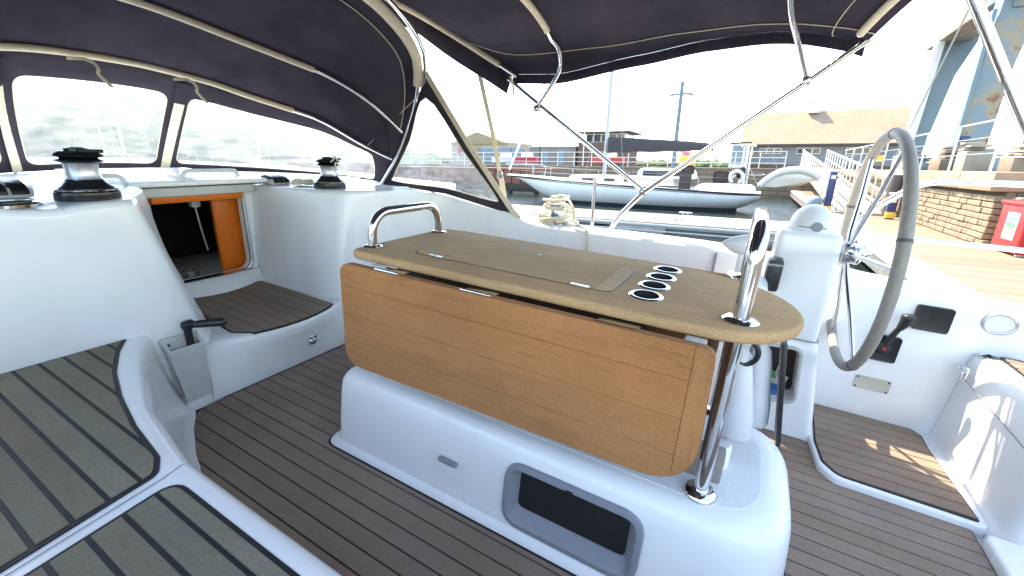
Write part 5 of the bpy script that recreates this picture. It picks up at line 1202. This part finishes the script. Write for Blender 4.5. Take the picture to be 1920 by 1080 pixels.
small_boat(45, 23.5, (.45, .05, .08), 'bright red boat laid up behind the white fence'); small_boat(47, 27.5, (.6, .62, .64), 'white boat laid up near the blue container'); small_boat(44, 13.5, (.5, .1, .1), 'dull red boat laid up in front of the harbour office')
def mast_pole(name, x, y, z0, h, r, mat, label, cat, arms=()):
    p = thing(name, label, cat, (x, y, z0), boat=False)
    part('shaft', tube([(x, y, z0), (x, y, z0 + h)], [r, r * .75], 10), mat, p)
    for dz, w in arms: part('arm', tube([(x, y - w, z0 + dz), (x, y + w, z0 + dz)], r * .4, 6), mat, p); part('lamp', rbox((x, y - w, z0 + dz - .12), (.35, .45, .16), .04), mat, p); part('lamp', rbox((x, y + w, z0 + dz - .12), (.35, .45, .16), .04), mat, p)
mast_pole('floodlight_mast', 55, 8.9, QZ, 9.3, .28, mottled('mast_paint', (.13, .18, .22), .08, 1, .6), 'dark floodlight mast with crossarm rising above the sail cover', 'mast', ((8.0, 1.1),))
mast_pole('lamp_post', 50, 18.4, QZ, 6.0, .07, M['galv'], 'slim lamp post beside the harbour office', 'lamp post', ((5.8, .35),))
mast_pole('jib_crane', 40, 19.3, QZ, 3.2, .09, M['stripe'], 'dark post left of the harbour office', 'post')
# timber jetty at the left
tj = thing('timber_jetty', 'red-brown timber jetty with dark weedy piles at the left', 'jetty', (27, 17, WZ), boat=False)
part('jetty_deck', rbox((28.5, 20.5, .86), (5.2, 16, .14), .01), M['timber'], tj)
for k in range(24): part('facing_plank', rbox((26.0, 12.9 + .68 * k, .36), (.14, .62, .86), .02), M['timber'], tj)
for k in range(9): part('pile', tube([(26.15, 12.8 + 2 * k, -1.4), (26.15, 12.8 + 2 * k, .9)], .16, 8), M['weed'], tj)
part('lower_waling', rbox((26.05, 20.5, -.35), (.2, 16, .5), .02), M['weed'], tj)
# oil drums and lifebuoy stand
rs = thing('pontoon_marker', 'pink and yellow marker post on the back quay behind the boom', 'marker', (BX + 2, 4.8, QZ), boat=False)
part('yellow_base', rbox((BX + 2, 4.8, QZ + .45), (.7, 1.1, .9), .05), M['yellow'], rs); part('pink_top', lathe([(.0, 0), (.3, 0), (.3, .8), (.2, 1.0), (.0, 1.05)], (BX + 2, 5.0, QZ + .9), 16), mottled('pink_marker', (.62, .13, .25), .1, 3, .5), rs)
# ensign on the jetty
fl = thing('ensign', 'small red flag on a white staff at the end of the jetty', 'flag', (27, 19.3, .93), boat=False)
part('staff', tube([(27, 19.3, .93), (27, 19.2, 2.6)], .025, 6), M['white_paint'], fl); part('cloth', sheet([[(27 + .04 * math.sin(k + j), 19.25 + .12 * k, 2.55 - .16 * j - .03 * k) for k in range(6)] for j in range(4)]), M['red'], fl, 60, solid=.004)

# ------------------------------------------------------------------ yachts out in the anchorage, seen through the hood windows
def far_yacht(x, y, L, h, rot, label, z=WZ, name='anchored_yacht', group='yachts at anchor ahead'):
    b = thing(name, label, 'yacht', (x, y, z), group, boat=False); b.rotation_euler = (0, 0, R(rot))
    LOC[b.name] = Vector((0, 0, 0))
    part('hull', loft([[(-w, d, z), (w, d, z), (w * .7, d, -.2), (-w * .7, d, -.2)] for d, w, z in ((-L * .5, L * .11, .9), (-L * .2, L * .15, .95), (L * .2, L * .12, 1.05), (L * .5, .03, 1.25))]), M['hull_white'], b, 50)
    part('cabin', loft([[(-w, d, .9), (w, d, .9), (w * .8, d, z), (-w * .8, d, z)] for d, w, z in ((-L * .25, L * .09, 1.5), (L * .1, L * .08, 1.5), (L * .25, L * .04, 1.1))]), M['deck_cream'], b, 40)
    part('mast', tube([(0, L * .08, 1.2), (0, L * .08, h)], .09, 8), M['mast'], b); part('boom', tube([(0, L * .07, 2.2), (0, -L * .36, 2.3)], .14, 8), M['navy'], b)
    for p in ((0, L * .49, 1.3), (0, -L * .49, 1.0), (L * .13, 0, 1.0), (-L * .13, 0, 1.0)): part('stay', tube([(0, L * .08, h), p], .02, 4), M['wire'], b)
far_yacht(14, 38, 11, 15, 20, 'yacht with tall mast seen hazily through the middle hood window'); far_yacht(23, 37, 9, 12, 60, 'yacht seen hazily through the right-hand hood window'); far_yacht(20, 62, 12, 16, -30, 'farther yacht behind the hood windows'); far_yacht(4, 45, 10, 14, 10, 'yacht seen through the left hood window')
for x, y, L, h, rot, lb in ((88, 40, 10, 15, 70, 'yacht laid up ashore between the tan warehouse and the harbour office'), (84, 12, 11, 16, 100, 'yacht laid up ashore, its mast right of the floodlight mast'), (90, 31, 9, 13, 80, 'smaller yacht laid up ashore behind the low store')):
    far_yacht(x, y, L, h, rot, lb, QZ + 1.0, 'laid_up_yacht', 'yachts laid up ashore')
